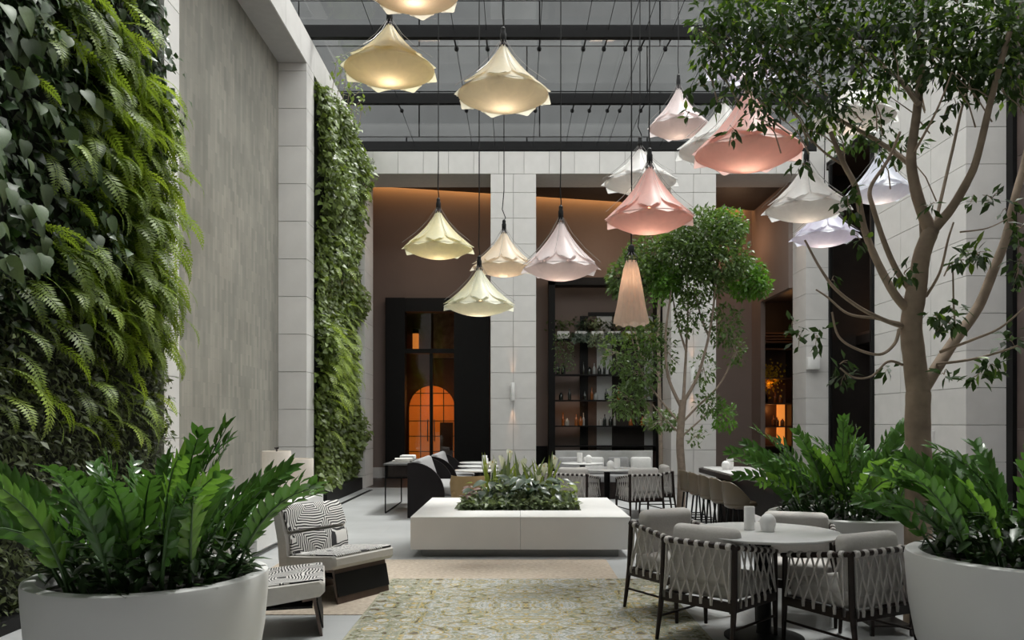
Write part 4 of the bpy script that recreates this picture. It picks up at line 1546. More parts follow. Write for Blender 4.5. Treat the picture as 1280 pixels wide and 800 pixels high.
def living_wall():
    t = thing('living_wall', 'tall living wall of ferns and heart-leaved climbers between the white pier and the big leafy pot', 'green wall', (-3.9, 0, 0))
    Y0, Y1, Z1 = 3.4, 8.33, 8.3
    MB().box(0, .10, Y0, Y1, .05, Z1).build('planting_panel', WBACK, t)
    # small foliage carpet
    n = 15000
    Y = RNG.uniform(Y0, Y1 - .02, n)
    Z = RNG.uniform(.05, 7.6, n)
    bulge = .10 + .10 * np.sin(Y * 2.3 + 1) * np.sin(Z * 1.7) + .06 * np.sin(Y * 5.1 + Z * 3.3)
    X = .10 + np.abs(RNG.normal(size=n)) * .07 + np.maximum(0, bulge) * RNG.uniform(0, 1, n)
    T = np.stack([X, Y, Z], 1)
    D = RNG.normal(size=(n, 3)) * .6 + np.array([.45, .15, -.75])
    U = np.tile([1., 0, .35], (n, 1)) + RNG.normal(size=(n, 3)) * .25
    lowm = Z < 2.45 + .5 * np.sin(Y * 2)
    topm = Z > 4.6 + .4 * np.sin(Y * 3)
    for nm, mk, m_, tp, lo_, hi_ in (('vine_foliage', lowm, VINE, LEAF4, .05, .10), ('glossy_foliage', topm | ((~lowm) & (RNG.uniform(0, 1, n) < .75)), GLOSS, LEAFW, .07, .14)):
        k = int(mk.sum())
        o = link(nm, np_mesh(nm, *tp, frames(D[mk], U[mk], RNG.uniform(lo_, hi_, k)), T[mk], m_), t)
        o['kind'] = 'stuff'
    # extra vine leaves low down
    n = 9000
    Y = RNG.uniform(Y0, Y1 - .02, n)
    Z = RNG.uniform(.0, 2.6, n)
    T = np.stack([.12 + np.abs(RNG.normal(size=n)) * .09, Y, Z], 1)
    D = RNG.normal(size=(n, 3)) * .7 + np.array([.5, .1, -.5])
    o = link('vine_foliage', np_mesh('vine_foliage', *LEAF4, frames(D, np.tile([1., 0, .4], (n, 1)), RNG.uniform(.035, .075, n)), T, VINE), t)
    o['kind'] = 'stuff'
    # ferns: a diagonal drift from top left to the pier edge, and a lower clump
    variants = [fern_mb(20, s) for s in (1, 2, 3)]
    fm = [mesh_raw(v, 'fern_frond', FERN) for v in variants] + [mesh_raw(v, 'fern_frond', FERNB) for v in variants]
    spots = []
    for _ in range(330):
        spots.append((random.gauss(7.55, .42), random.uniform(2.3, 5.0)))
    for _ in range(90):
        spots.append((random.gauss(6.95, .35), random.uniform(3.5, 5.3)))
    for _ in range(60):
        spots.append((random.gauss(6.6, .3), random.gauss(2.75, .25)))
    for _ in range(50):
        spots.append((random.uniform(5.6, 8.1), random.uniform(1.5, 2.6)))
    for _ in range(50):
        spots.append((random.gauss(6.3, .5), random.uniform(4.6, 6.2)))
    spots = [(min(8.16, y), z) for y, z in spots]
    random.shuffle(spots)
    TT, RR = [], []
    for i, (y, z) in enumerate(spots):
        L = random.uniform(.42, .74)
        if y > 7.3 and 2.8 < z < 4.4:
            L *= 1.12
        az = random.gauss(.20, .60)
        D = np.array([[math.cos(az), math.sin(az), random.uniform(-.75, .05)]])
        U = np.array([[-.2 + random.uniform(-.2, .2), random.uniform(-.25, .25), 1.0]])
        R = frames(D, U, [L])[0]
        p = (.10 + random.uniform(0, .12), y, z)
        bright = (y > 7.2 and random.random() < .6) or random.random() < .15
        if i < 300:
            o = link('fern_frond', fm[random.randrange(3) + (3 if bright else 0)], t)
            o.matrix_local = mat4(R, p)
        else:
            TT.append(p)
            RR.append(R)
    o = link('fern_mass', np_mesh('fern_mass', variants[0].v, variants[0].f, np.array(RR), np.array(TT), FERN), t)
    o['kind'] = 'stuff'
    # heart-shaped leaves
    hm = [mesh_raw(heart_mb(.25), 'heart_leaf', HEART), mesh_raw(heart_mb(.35), 'heart_leaf', HEARTL)]
    for i in range(250):
        y = random.uniform(5.0, 6.9)
        z = random.uniform(2.3, 5.6)
        if i > 190:
            y = random.uniform(5.0, 8.1)
            z = random.uniform(4.6, 6.6)
        L = random.uniform(.10, .18)
        D = np.array([[random.uniform(.1, .8), random.gauss(.15, .6), -1.0]])
        U = np.array([[1.0, random.gauss(-.3, .55), .45 + random.gauss(0, .3)]])
        o = link('heart_leaf', hm[1 if random.random() < .32 else 0], t)
        o.matrix_local = mat4(frames(D, U, [L])[0], (.22 + random.uniform(0, .22), y, z))
    MB().box(.0, .30, Y0, Y1, 0, .10).build('trough', BLACK, t)
    return t


living_wall()


def far_living_wall():
    t = thing('living_wall', 'narrow living wall of small climbers and ferns near the far stone columns', 'green wall', (-3.80, 0, 0))
    Y0, Y1, Z1 = 14.52, 17.95, 7.80
    MB().box(0, .08, Y0, Y1, .1, Z1).build('planting_panel', WBACK, t)
    MB().box(0, .34, Y0, Y1 - .1, 0, .26).build('trough', BLACK, t)
    n = 16000
    Y = RNG.uniform(Y0, Y1 - .05, n)
    Z = RNG.uniform(.25, Z1, n)
    b = .16 + .10 * np.sin(Z * 2.1 + Y) + .08 * np.sin(Z * 4.3 - Y * 2)
    b = b + .22 * np.exp(-((Z - 6.4) / .9) ** 2)
    X = .08 + np.maximum(.05, b) * RNG.uniform(.2, 1.25, n)
    T = np.stack([X, Y, Z], 1)
    D = RNG.normal(size=(n, 3)) * .6 + np.array([.5, -.15, -.6])
    o = link('climber_foliage', np_mesh('climber_foliage', *LEAFW, frames(D, np.tile([1., -.4, .5], (n, 1)) + RNG.normal(size=(n, 3)) * .3, RNG.uniform(.09, .17, n)), T, WALL2), t)
    o['kind'] = 'stuff'
    v = fern_mb(14, 4)
    fmm = mesh_raw(v, 'fern_frond', FERNB)
    for i in range(150):
        y = random.uniform(14.6, 16.6) if i < 110 else random.uniform(14.6, 17.6)
        z = random.gauss(2.7, .45) if i < 110 else random.uniform(1.0, 7)
        D = np.array([[1, random.gauss(-.3, .4), random.uniform(-.3, .2)]])
        o = link('fern_frond', fmm, t)
        o.matrix_local = mat4(frames(D, np.array([[-.2, random.uniform(-.2, .2), 1]]), [random.uniform(.5, .8)])[0], (.12 + random.uniform(0, .1), y, z))
    # wisps over the top edge
    for k in range(7):
        y = 15.2 + .4 * k
        q = MB()
        a = Vector((.25, y, 7.7))
        pts = [a, a + Vector((.08, -.1, .35)), a + Vector((.16, -.25, .62)), a + Vector((.30, -.3, .70))]
        q.tube(pts, [.008, .006, .005, .003], 5)
        q.build('wisp_stem', BARK, t)
        m_ = 14
        TT = np.array([pts[1 + j % 3] + Vector((random.gauss(0, .04), random.gauss(0, .06), random.gauss(0, .05))) for j in range(m_)])
        o = link('wisp_leaves', np_mesh('wisp_leaves', *LEAF4, frames(RNG.normal(size=(m_, 3)), np.tile([.3, -.4, 1], (m_, 1)), RNG.uniform(.10, .17, m_)), TT, WALL2), t)
        o['kind'] = 'stuff'
    return t


far_living_wall()

# ================================================================== TREES
def spl(pts, n=6):
    """smooth a polyline (Catmull-Rom)"""
    P_ = [Vector(p) for p in pts]
    out = []
    for i in range(len(P_) - 1):
        p0, p1, p2, p3 = P_[max(0, i - 1)], P_[i], P_[i + 1], P_[min(len(P_) - 1, i + 2)]
        for k in range(n):
            t = k / n
            out.append(.5 * ((2 * p1) + (-p0 + p2) * t + (2 * p0 - 5 * p1 + 4 * p2 - p3) * t * t + (-p0 + 3 * p1 - 3 * p2 + p3) * t ** 3))
    out.append(P_[-1])
    return out


def limb(parent, name, m_, pts, r0, r1, n=8, wob=.0):
    pts = spl([Vector(p) - parent.location for p in pts])
    k = len(pts)
    rad = [r0 + (r1 - r0) * (i / (k - 1)) ** .8 for i in range(k)]
    if wob:
        rad = [r * (1 + random.uniform(-wob, wob)) for r in rad]
    return MB().tube(pts, rad, n).build(name, m_, parent)


def cluster(c, rx, ry, rz, n, lo_, hi_, hang=.5, shell=.0):
    V = RNG.normal(size=(n, 3))
    V /= np.linalg.norm(V, axis=1, keepdims=True)
    rr_ = RNG.uniform(shell, 1, n) ** (1 / 2.2)
    T = np.array(c) + V * rr_[:, None] * np.array([rx, ry, rz])
    D = V * .6 + RNG.normal(size=(n, 3)) * .6 + np.array([0, 0, -hang])
    U = np.tile([0, 0, 1.], (n, 1)) + RNG.normal(size=(n, 3)) * .45
    return T, frames(D, U, RNG.uniform(lo_, hi_, n))


def big_tree():
    Yt = 5.95
    base = P(1147, 700, Yt)
    base.z = 0
    t = thing('indoor_tree', 'tall spreading tree with a grey-brown forked trunk among the round planters', 'tree', base)
    tp = lambda px, py, dy=0.0: P(px, py, Yt + dy)
    limb(t, 'trunk', BARK, [base, tp(1148, 600), tp(1147, 530), tp(1148, 490)], .100, .086, 14, .03)
    limb(t, 'branch', BARK, [tp(1149, 500), tp(1143, 450), tp(1139, 405), tp(1146, 360)], .084, .074, 12, .03)
    limb(t, 'branch', BARK, [tp(1146, 366), tp(1152, 320), tp(1164, 288)], .070, .058, 10, .03)
    limb(t, 'branch', BARK, [tp(1150, 492), tp(1163, 472), tp(1190, 430, .15), tp(1222, 385, .25), tp(1243, 335, .3), tp(1258, 295, .35), tp(1268, 250, .4), tp(1284, 190, .5), tp(1300, 110, .5)], .052, .024, 10, .03)
    limb(t, 'branch', BARK, [tp(1164, 290), tp(1152, 262), tp(1143, 230), tp(1139, 195), tp(1146, 140, .05), tp(1152, 80, .1), tp(1150, 20, .1), tp(1156, -60, .1)], .050, .022, 10, .03)
    limb(t, 'branch', BARK, [tp(1164, 290), tp(1188, 262, -.1), tp(1210, 225, -.2), tp(1222, 195, -.3), tp(1240, 120, -.4), tp(1262, 40, -.5)], .040, .018, 9, .03)
    limb(t, 'branch', BARK, [tp(1141, 392), tp(1120, 370), tp(1098, 330, .1), tp(1080, 285, .2), tp(1070, 235, .2), tp(1055, 205, .3), tp(1038, 165, .3)], .036, .018, 9, .03)
    limb(t, 'branch', BARK, [tp(1146, 372), tp(1125, 345), tp(1108, 310, -.2), tp(1092, 262, -.3), tp(1088, 235, -.3), tp(1110, 200, -.3), tp(1125, 165, -.3)], .026, .010, 8)
    limb(t, 'branch', BARK, [tp(1153, 330), tp(1152, 290, .1), tp(1148, 240, .2)], .022, .012, 8)
    limb(t, 'branch', BARK, [tp(1143, 210), tp(1120, 192, .2), tp(1090, 172, .4), tp(1050, 150, .5), tp(1000, 118, .5), tp(965, 85, .4), tp(950, 55, .4)], .024, .008, 8)
    limb(t, 'branch', BARK, [tp(1148, 130), tp(1125, 100, .2), tp(1100, 80, .4), tp(1060, 45, .6), tp(1020, 20, .6)], .022, .008, 8)
    limb(t, 'branch', BARK, [tp(1168, 285), tp(1190, 190, .3), tp(1210, 110, .4), tp(1245, 40, .4), tp(1260, 0, .4)], .014, .007, 7)
    limb(t, 'branch', BARK, [tp(1128, 408), tp(1105, 400, -.2), tp(1075, 385, -.4), tp(1045, 362, -.5), tp(1025, 335, -.5), tp(1006, 300, -.5)], .020, .007, 7)
    limb(t, 'branch', BARK, [tp(1128, 405), tp(1095, 398, .1), tp(1060, 392, .2), tp(1035, 372, .3), tp(1020, 362, .3)], .014, .006, 7)
    limb(t, 'branch', BARK, [tp(1124, 412, -.1), tp(1118, 430, -.2), tp(1100, 443, -.3), tp(1070, 436, -.4), tp(1048, 420, -.5), tp(1040, 390, -.5)], .014, .007, 7)
    limb(t, 'branch', BARK, [tp(1128, 456), tp(1110, 452, -.1), tp(1090, 470, -.2), tp(1068, 472, -.3), tp(1050, 460, -.3)], .011, .006, 7)
    limb(t, 'branch', BARK, [tp(1158, 370), tp(1175, 340, -.3), tp(1185, 300, -.4), tp(1192, 278, -.4)], .012, .006, 7)
    limb(t, 'branch', BARK, [tp(1195, 425, .2), tp(1192, 380, .1), tp(1190, 330, 0), tp(1180, 345, -.1)], .009, .005, 6)
    limb(t, 'branch', BARK, [tp(1175, 440), tp(1215, 425, -.2), tp(1250, 410, -.3), tp(1280, 385, -.3)], .013, .006, 7)
    limb(t, 'branch', BARK, [tp(1170, 455), tp(1210, 450, -.1), tp(1250, 440, -.2), tp(1282, 428, -.3)], .012, .006, 7)
    limb(t, 'branch', BARK, [tp(1200, 290, -.2), tp(1235, 285, -.2), tp(1265, 270, -.1)], .007, .004, 6)
    limb(t, 'branch', BARK, [tp(1060, 210, .3), tp(1030, 190, .4), tp(1000, 160, .5)], .012, .006, 6)
    limb(t, 'branch', BARK, [tp(1140, 195), tp(1170, 140, -.3), tp(1190, 90, -.4)], .012, .006, 6)
    # crown; the clusters above the view are added for their shade
    CL = [(885, 22, 22, 24, .2, 70), (900, 60, 34, 34, .2, 150), (930, 30, 45, 35, .1, 190), (935, 90, 40, 30, .1, 130), (975, 60, 50, 40, .1, 250), (990, 20, 55, 35, .3, 240), (985, 110, 40, 30, .2, 150), (955, 135, 24, 22, 0, 60),
          (1040, 40, 55, 45, .2, 260), (1050, 100, 50, 40, .3, 200), (1090, 30, 55, 40, .1, 240), (1025, 145, 32, 24, .4, 120), (1100, 100, 45, 35, .4, 150), (1075, 165, 40, 24, .6, 110), (1120, 185, 30, 20, .4, 50),
          (1150, 30, 55, 40, -.1, 260), (1200, 30, 55, 45, -.2, 320), (1190, 75, 45, 26, -.3, 190), (1245, 50, 50, 50, -.2, 360), (1280, 80, 40, 50, -.1, 260), (1235, 95, 40, 22, -.3, 160), (1275, 20, 40, 40, .1, 200),
          (970, -30, 90, 35, .2, 260), (1080, -30, 90, 35, .2, 260), (1200, -30, 90, 35, .2, 300), (1130, 70, 30, 40, .7, 90)]
    SP = [(870, 108, 14, 12, 14), (862, 140, 10, 8, 9), (890, 128, 14, 12, 14), (915, 165, 9, 14, 12), (1003, 205, 14, 10, 10), (1060, 255, 16, 22, 26), (1075, 300, 10, 12, 10), (1130, 342, 16, 12, 26), (1062, 240, 14, 12, 16), (1218, 318, 22, 14, 44), (1205, 325, 18, 10, 20), (1183, 402, 18, 18, 30), (1195, 390, 12, 14, 16),
          (1170, 395, 10, 10, 10), (1240, 455, 16, 12, 20), (1220, 470, 14, 10, 14), (1180, 468, 10, 10, 10), (1262, 425, 14, 20, 24), (1275, 330, 12, 40, 46), (1276, 285, 10, 30, 26), (1055, 470, 18, 12, 24), (1050, 455, 8, 8, 8), (1110, 462, 8, 8, 8),
          (1000, 420, 16, 14, 18), (990, 405, 8, 8, 6), (1022, 420, 10, 18, 12), (1040, 350, 10, 10, 6), (1195, 130, 12, 14, 14), (1180, 145, 8, 16, 10), (1165, 255, 12, 10, 9), (1240, 248, 20, 10, 14), (1258, 260, 10, 10, 8), (1215, 250, 10, 8, 8)]
    s = Yt / FPX
    inv = np.array(t.location)
    Ts, Rs = [], []
    for px, py, rx, ry, dy, n in CL:
        c = tp(px, py, dy)
        T, R = cluster(c, rx * s * 1.05, .36, ry * s * 1.05, int(n * 1.35), .06, .098, .45)
        Ts.append(T)
        Rs.append(R)
    T, R = np.concatenate(Ts) - inv, np.concatenate(Rs)
    nt_ = len(T)
    young = RNG.uniform(0, 1, nt_) < .13
    o = link('foliage', np_mesh('foliage', *leaf_tpl(.46, .10, .15, 2), R[~young], T[~young], FICUS), t)
    o['kind'] = 'stuff'
    o = link('young_foliage', np_mesh('young_foliage', *leaf_tpl(.46, .10, .15, 2), R[young], T[young], FICUSY), t)
    o['kind'] = 'stuff'
    lm = [mesh_raw(leaf_mb(.46, .10, .16, 3), 'leaf', FICUS), mesh_raw(leaf_mb(.46, .10, .16, 3), 'leaf', FICUSY)]
    cnt = 0
    rest = []
    for px, py, rx, ry, n in SP:
        c = tp(px, py, random.uniform(-.35, .1))
        T, R = cluster(c, rx * s, .10, ry * s, n, .07, .105, .35)
        # twigs that carry the spray
        tw = MB()
        for k in range(max(2, n // 7)):
            a = Vector(T[k]) - t.location
            tw.tube([Vector(c) - t.location, (Vector(c) - t.location).lerp(a, .5) + Vector((0, 0, .01)), a], [.004, .003, .002], 5)
        tw.build('twig', BARK, t)
        for k in range(n):
            if cnt < 300:
                o = link('leaf', lm[1 if random.random() < .12 else 0], t)
                o.matrix_local = mat4(R[k], T[k] - inv)
                cnt += 1
            else:
                rest.append((T[k] - inv, R[k]))
    if rest:
        o = link('spray_foliage', np_mesh('spray_foliage', *leaf_tpl(.46, .1, .15, 2), np.array([r for _, r in rest]), np.array([q for q, _ in rest]), FICUS), t)
        o['kind'] = 'stuff'
    # fine bare twigs in the crown
    tw = MB()
    for k in range(60):
        px, py, rx, ry, dy, n = CL[k % len(CL)]
        a = tp(px + random.uniform(-rx, rx), py + ry * .6, dy) - t.location
        b = a + Vector((random.uniform(.05, .3), random.uniform(-.1, .1), random.uniform(-.35, -.1)))
        tw.tube([a, a.lerp(b, .5) + Vector((.02, 0, .02)), b], [.003, .005, .006], 5)
    o = tw.build('fine_twigs', BARK, t)
    o['kind'] = 'stuff'
    return t


big_tree()


def small_tree():
    Yt = 13.6
    base = P(851, 637, Yt)
    base.z = 0
    t = thing('indoor_tree', 'slender small-leaved tree between the far round table and the bar stools', 'tree', base)
    tp = lambda px, py, dy=0.0: P(px, py, Yt + dy)
    limb(t, 'trunk', BARK2, [base, tp(852, 590), tp(850, 555), tp(852, 520), tp(854, 500)], .078, .060, 12, .03)
    L = [[(854, 505), (856, 470), (858, 430), (860, 380), (858, 330)], [(852, 510), (835, 470), (832, 420), (838, 370), (842, 330)], [(856, 500), (872, 470), (886, 420), (893, 370), (892, 320), (890, 290)],
         [(853, 528), (870, 510), (900, 480), (918, 440), (925, 400), (930, 365)], [(850, 530), (838, 515), (818, 490), (800, 460), (790, 420), (785, 370)], [(853, 545), (872, 528), (890, 512)], [(848, 540), (832, 525), (815, 505)],
         [(886, 420), (876, 395), (868, 360)], [(858, 440), (846, 400), (838, 350)], [(818, 490), (795, 500), (775, 490)]]
    for i, l in enumerate(L):
        dy = random.uniform(-.4, .4)
        limb(t, 'branch', BARK2, [tp(x, y, dy * k / (len(l) - 1)) for k, (x, y) in enumerate(l)], .034 if i < 3 else .022, .010, 8)
    s = Yt / FPX
    CL = [(880, 292, 52, 32, 700, 0), (905, 280, 30, 20, 260, 1), (850, 320, 42, 30, 420, 0), (815, 320, 38, 28, 330, 0), (800, 345, 24, 24, 160, 0), (895, 325, 45, 26, 420, 0), (932, 348, 28, 26, 320, 1), (945, 358, 18, 14, 120, 1), (870, 355, 40, 24, 260, 0),
          (830, 350, 22, 20, 240, 1), (776, 350, 17, 24, 180, 0), (905, 405, 24, 28, 130, 0), (862, 392, 18, 26, 90, 0), (812, 420, 22, 26, 110, 0), (800, 465, 26, 34, 170, 0), (785, 500, 26, 26, 150, 0), (825, 525, 24, 14, 80, 0),
          (905, 520, 16, 18, 70, 1), (885, 505, 18, 16, 50, 0), (880, 460, 16, 26, 40, 0), (770, 440, 22, 26, 90, 0), (835, 440, 14, 30, 40, 0), (870, 545, 14, 12, 16, 0), (920, 440, 14, 22, 40, 0)]
    inv = np.array(t.location)
    for br, m_, nm in ((0, TREE2, 'foliage'), (1, TREE2B, 'bright_foliage')):
        Ts, Rs = [], []
        for px, py, rx, ry, n, b in CL:
            if b != br:
                continue
            T, R = cluster(tp(px, py, random.uniform(-.3, .3)), rx * s, min(.6, rx * s), ry * s, int(n * 3.0), .07, .12, .3, .15)
            Ts.append(T)
            Rs.append(R)
        o = link(nm, np_mesh(nm, *LEAF4, np.concatenate(Rs), np.concatenate(Ts) - inv, m_), t)
        o['kind'] = 'stuff'
    tw = MB()
    for k in range(50):
        px, py, rx, ry, n, b = CL[k % len(CL)]
        a = tp(px, py) - t.location
        for j in range(3):
            e = a + Vector((random.uniform(-rx, rx) * s, random.uniform(-.2, .2), random.uniform(-ry, ry) * s))
            tw.tube([a, a.lerp(e, .5) + Vector((0, 0, -.03)), e], [.006, .004, .003], 4)
    o = tw.build('fine_twigs', BARK2, t)
    o['kind'] = 'stuff'
    return t


small_tree()
# slim second tree close to the shelf
b2 = P(826, 600, 16.8)
b2.z = 0
t = thing('indoor_tree', 'thin young tree standing behind the small-leaved tree, against the bottle shelves', 'tree', b2)
limb(t, 'trunk', BARK2, [b2, P(826, 560, 16.8), P(824, 480, 16.8), P(823, 400, 16.8), P(826, 360, 16.8)], .05, .035, 10, .03)
limb(t, 'branch', BARK2, [P(824, 470, 16.8), P(800, 440, 16.8), P(792, 400, 16.9)], .03, .015, 8)
TT, RR = [], []
for px, py, rx, ry, n in ((828, 342, 24, 20, 320), (822, 370, 18, 14, 120), (795, 395, 16, 20, 110), (812, 425, 16, 20, 60)):
    T, R = cluster(P(px, py, 16.8), rx * .017, .4, ry * .017, n, .07, .12, .3)
    TT.append(T - np.array(b2))
    RR.append(R)
o = link('foliage', np_mesh('foliage', *LEAF4, np.concatenate(RR), np.concatenate(TT), TREE2B), t)
o['kind'] = 'stuff'

# ================================================================== FLOWER BED IN THE CENTRAL BENCH
bed = thing('flower_bed', 'mixed bed of dark leaves and white calla lilies in the stone bench', 'plants', (.04, 9.98, .40))
n = 1500
T = np.stack([RNG.uniform(-.70, .69, n), RNG.uniform(-.44, .56, n), RNG.uniform(.0, .10, n)], 1)
T[:, 2] += .28 * np.exp(-((T[:, 0]) / .45) ** 2 - ((T[:, 1] - .08) / .32) ** 2) * RNG.uniform(.3, 1, n)
edge = np.maximum(np.abs(T[:, 0]) - .60, 0)
D = RNG.normal(size=(n, 3)) * .7 + np.array([0, -.35, .15])
D[:, 0] += T[:, 0] * .5
o = link('ground_foliage', np_mesh('ground_foliage', *LEAFW, frames(D, np.tile([0, -.35, 1.], (n, 1)) + RNG.normal(size=(n, 3)) * .3, RNG.uniform(.06, .12, n)), T + np.array([0, 0, .05]), BEDG), bed)
o['kind'] = 'stuff'
n = 420
T = np.stack([RNG.uniform(-.72, .71, n), -.42 + RNG.uniform(-.06, .05, n), RNG.uniform(.06, .13, n)], 1)
D = RNG.normal(size=(n, 3)) * .5 + np.array([0, -.9, .1])
o = link('edge_foliage', np_mesh('edge_foliage', *LEAFW, frames(D, np.tile([0, -.3, 1.], (n, 1)) + RNG.normal(size=(n, 3)) * .3, RNG.uniform(.05, .09, n)), T, BEDG), bed)
o['kind'] = 'stuff'
bl = mesh_raw(leaf_mb(.55, .12, .30, 4), 'broad_leaf', BEDD)
by = mesh_raw(leaf_mb(.45, .12, .30, 4), 'lime_leaf', BEDY)
bs = mesh_raw(leaf_mb(.085, .15, .14, 5), 'blade_leaf', BEDG)
bs2 = mesh_raw(leaf_mb(.07, .15, .14, 5), 'blade_leaf', BEDY)
br_ = mesh_raw(leaf_mb(.40, .12, .25, 4), 'red_leaf', mat('red_tinged_leaf', (.16, .075, .06), .4, objvar=.3, var=.2))


def put_leaf(me, nm, p, d, u, L):
    o = link(nm, me, bed)
    o.matrix_local = mat4(frames(np.array([d], float), np.array([u], float), [L])[0], p)


for i in range(80):
    x, y = random.gauss(.08, .28), random.uniform(-.32, .35)
    x = max(-.6, min(.62, x))
    put_leaf(bl, 'broad_leaf', (x, y, .24 + random.uniform(0, .20) - .12 * abs(x)), (random.gauss(x, .5), random.gauss(-.7, .4), random.uniform(-.5, .3)), (0, -.45, 1), random.uniform(.13, .22))
for i in range(46):
    x, y = random.gauss(.58, .10), random.uniform(-.25, .35)
    if i > 28:
        x, y = random.gauss(-.35, .2), random.uniform(-.1, .45)
    put_leaf(by, 'lime_leaf', (max(-.68, min(.68, x)), y, random.uniform(.16, .36)), (random.gauss(.2, .6), random.gauss(-.5, .5), random.uniform(-.3, .6)), (0, -.4, 1), random.uniform(.08, .15))
for i in range(16):
    x, y = random.gauss(-.56, .07), random.uniform(-.25, .2)
    put_leaf(br_, 'red_leaf', (x, y, random.uniform(.14, .28)), (random.gauss(-.6, .4), random.gauss(-.5, .4), random.uniform(-.2, .4)), (0, -.4, 1), random.uniform(.10, .18))
for i in range(70):
    x, y = random.uniform(-.42, .40), random.uniform(-.05, .45)
    put_leaf(bs if i % 2 else bs2, 'blade_leaf', (x, y, .15), (random.gauss(0, .30), random.gauss(0, .2), 1), (random.gauss(0, .6), -1, .1), random.uniform(.25, .60))


def calla(x, y, h, s):
    st_ = MB().tube([(x, y, .1), (x + .01, y, h * .6), (x + .02, y - .01, h)], .007, 6).build('flower_stem', ZSTEM, bed)
    q = MB()
    rows = []
    n_ = 14
    for k, (z, r) in enumerate(((0, .007), (.035, .014), (.08, .026), (.115, .038), (.13, .046))):
        for j in range(n_):
            a = 2 * PI * j / n_
            lift = .05 * max(0, math.cos(a - s)) * (k / 4) ** 2
            rows.append((x + .02 + r * math.cos(a), y - .01 + r * math.sin(a), h + (z + lift)))
    fs = [(i * n_ + j, i * n_ + (j + 1) % n_, (i + 1) * n_ + (j + 1) % n_, (i + 1) * n_ + j) for i in range(4) for j in range(n_)]
    q.add(rows, fs, True)
    link('spathe', mesh_raw(q, 'spathe', LILY), st_)
    MB().tube([(x + .02, y - .01, h + .05), (x + .02, y - .01, h + .15)], [.008, .005], 6).build('spadix', YELLOW, st_)


for x, y, h, s in ((-.36, .1, .46, 1), (-.24, .2, .50, 4), (-.14, .25, .58, 2), (.04, .3, .46, 5), (.30, .2, .40, 1), (.44, .25, .50, 2), (-.44, .3, .42, 0), (.22, .0, .30, 3)):
    calla(x, y, h, s)

# ================================================================== PENDANT LAMPS
def petal_mesh(prof, half, nm, m_, nt=9, nu=6, tip=.35, lift=.012):
    """one overlapping fabric petal of a lampshade: profile (r, z) swept over an angle with a rounded tip"""
    vs, fs = [], []
    K = len(prof) - 1
    for i in range(nt + 1):
        t = i / nt
        x = t * K
        a = min(K - 1, int(x))
        f = x - a
        r = prof[a][0] * (1 - f) + prof[a + 1][0] * f
        z = prof[a][1] * (1 - f) + prof[a + 1][1] * f
        wd = 1.0
        if t > 1 - tip:
            q = (t - (1 - tip)) / tip
            wd = math.sqrt(max(0.02, 1 - (q * .985) ** 2.2))
        for j in range(nu + 1):
            u = -1 + 2 * j / nu
            an = u * half * wd
            rr_ = r + lift * t * (1 - .8 * u * u)
            vs.append((rr_ * math.cos(an), rr_ * math.sin(an), z - .012 * t * (1 - u * u)))
    for i in range(nt):
        for j in range(nu):
            a = i * (nu + 1) + j
            fs.append((a, a + 1, a + nu + 2, a + nu + 1))
    q = MB()
    q.add(vs, fs, True)
    return mesh_raw(q, nm, m_)


_dm = fabric('fabric_base', (.8, .8, .8))
OUT_P = [(.030, -.01), (.075, -.085), (.16, -.195), (.26, -.295), (.36, -.375), (.450, -.435)]
IN_P = [(.045, -.06), (.13, -.165), (.24, -.280), (.35, -.380), (.44, -.450), (.505, -.495)]
OUT_M = petal_mesh(OUT_P, PI / 8 * 1.06, 'outer_petal', _dm, nt=14, nu=8, tip=.50, lift=.045)
IN_M = petal_mesh(IN_P, PI / 8 * 1.16, 'inner_petal', _dm, nt=14, nu=8, tip=.40, lift=.020)
CAP_R, CAP_Z, CAP_D = .480, -.470, .125
bowl = [(CAP_R * k / 10, CAP_Z - CAP_D * (1 - (k / 10) ** 2)) for k in range(10, -1, -1)]
bq_ = MB().lathe(bowl, 40)
BOWL_M = mesh_raw(bq_, 'diffuser', _dm)
BOWL_M.polygons.foreach_set('use_smooth', [True] * len(BOWL_M.polygons))
q = MB().lathe([(0, .02), (.030, .02), (.034, .03), (.034, .10), (.026, .115), (.026, .15), (.012, .165), (0, .165)], 16)
SOCK_M = q.mesh('socket', BLACK)
q = MB()
for k in range(8):
    a = k * PI / 4 + .2
    q.tube([(.02 * math.cos(a), .02 * math.sin(a), .03), (.045 * math.cos(a), .045 * math.sin(a), -.01), (.03 * math.cos(a + .3), .03 * math.sin(a + .3), -.05)], .006, 5)
CLAMP_M = q.mesh('wire_clamp', CHROME)
q = MB()
q.tube([(.025, 0, .05), (.15, 0, -.125), (.32, 0, -.285), (.515, 0, -.425)], .0020, 4)
RIB_M = q.mesh('rib_wire', STEEL)
BULB_M = MB().lathe([(0, -.47), (.03, -.46), (.042, -.425), (.03, -.39), (.016, -.36), (0, -.36)], 14).mesh('bulb', emit('warm_bulb', (1, .62, .36), 3.0))
CANOPY_M = MB().lathe([(0, -.03), (.05, -.03), (.055, -.02), (.055, 0), (0, 0)], 16).mesh('ceiling_cup', BLACK)


def slot(o, m_):
    o.material_slots[0].link = 'OBJECT'
    o.material_slots[0].material = m_
    return o


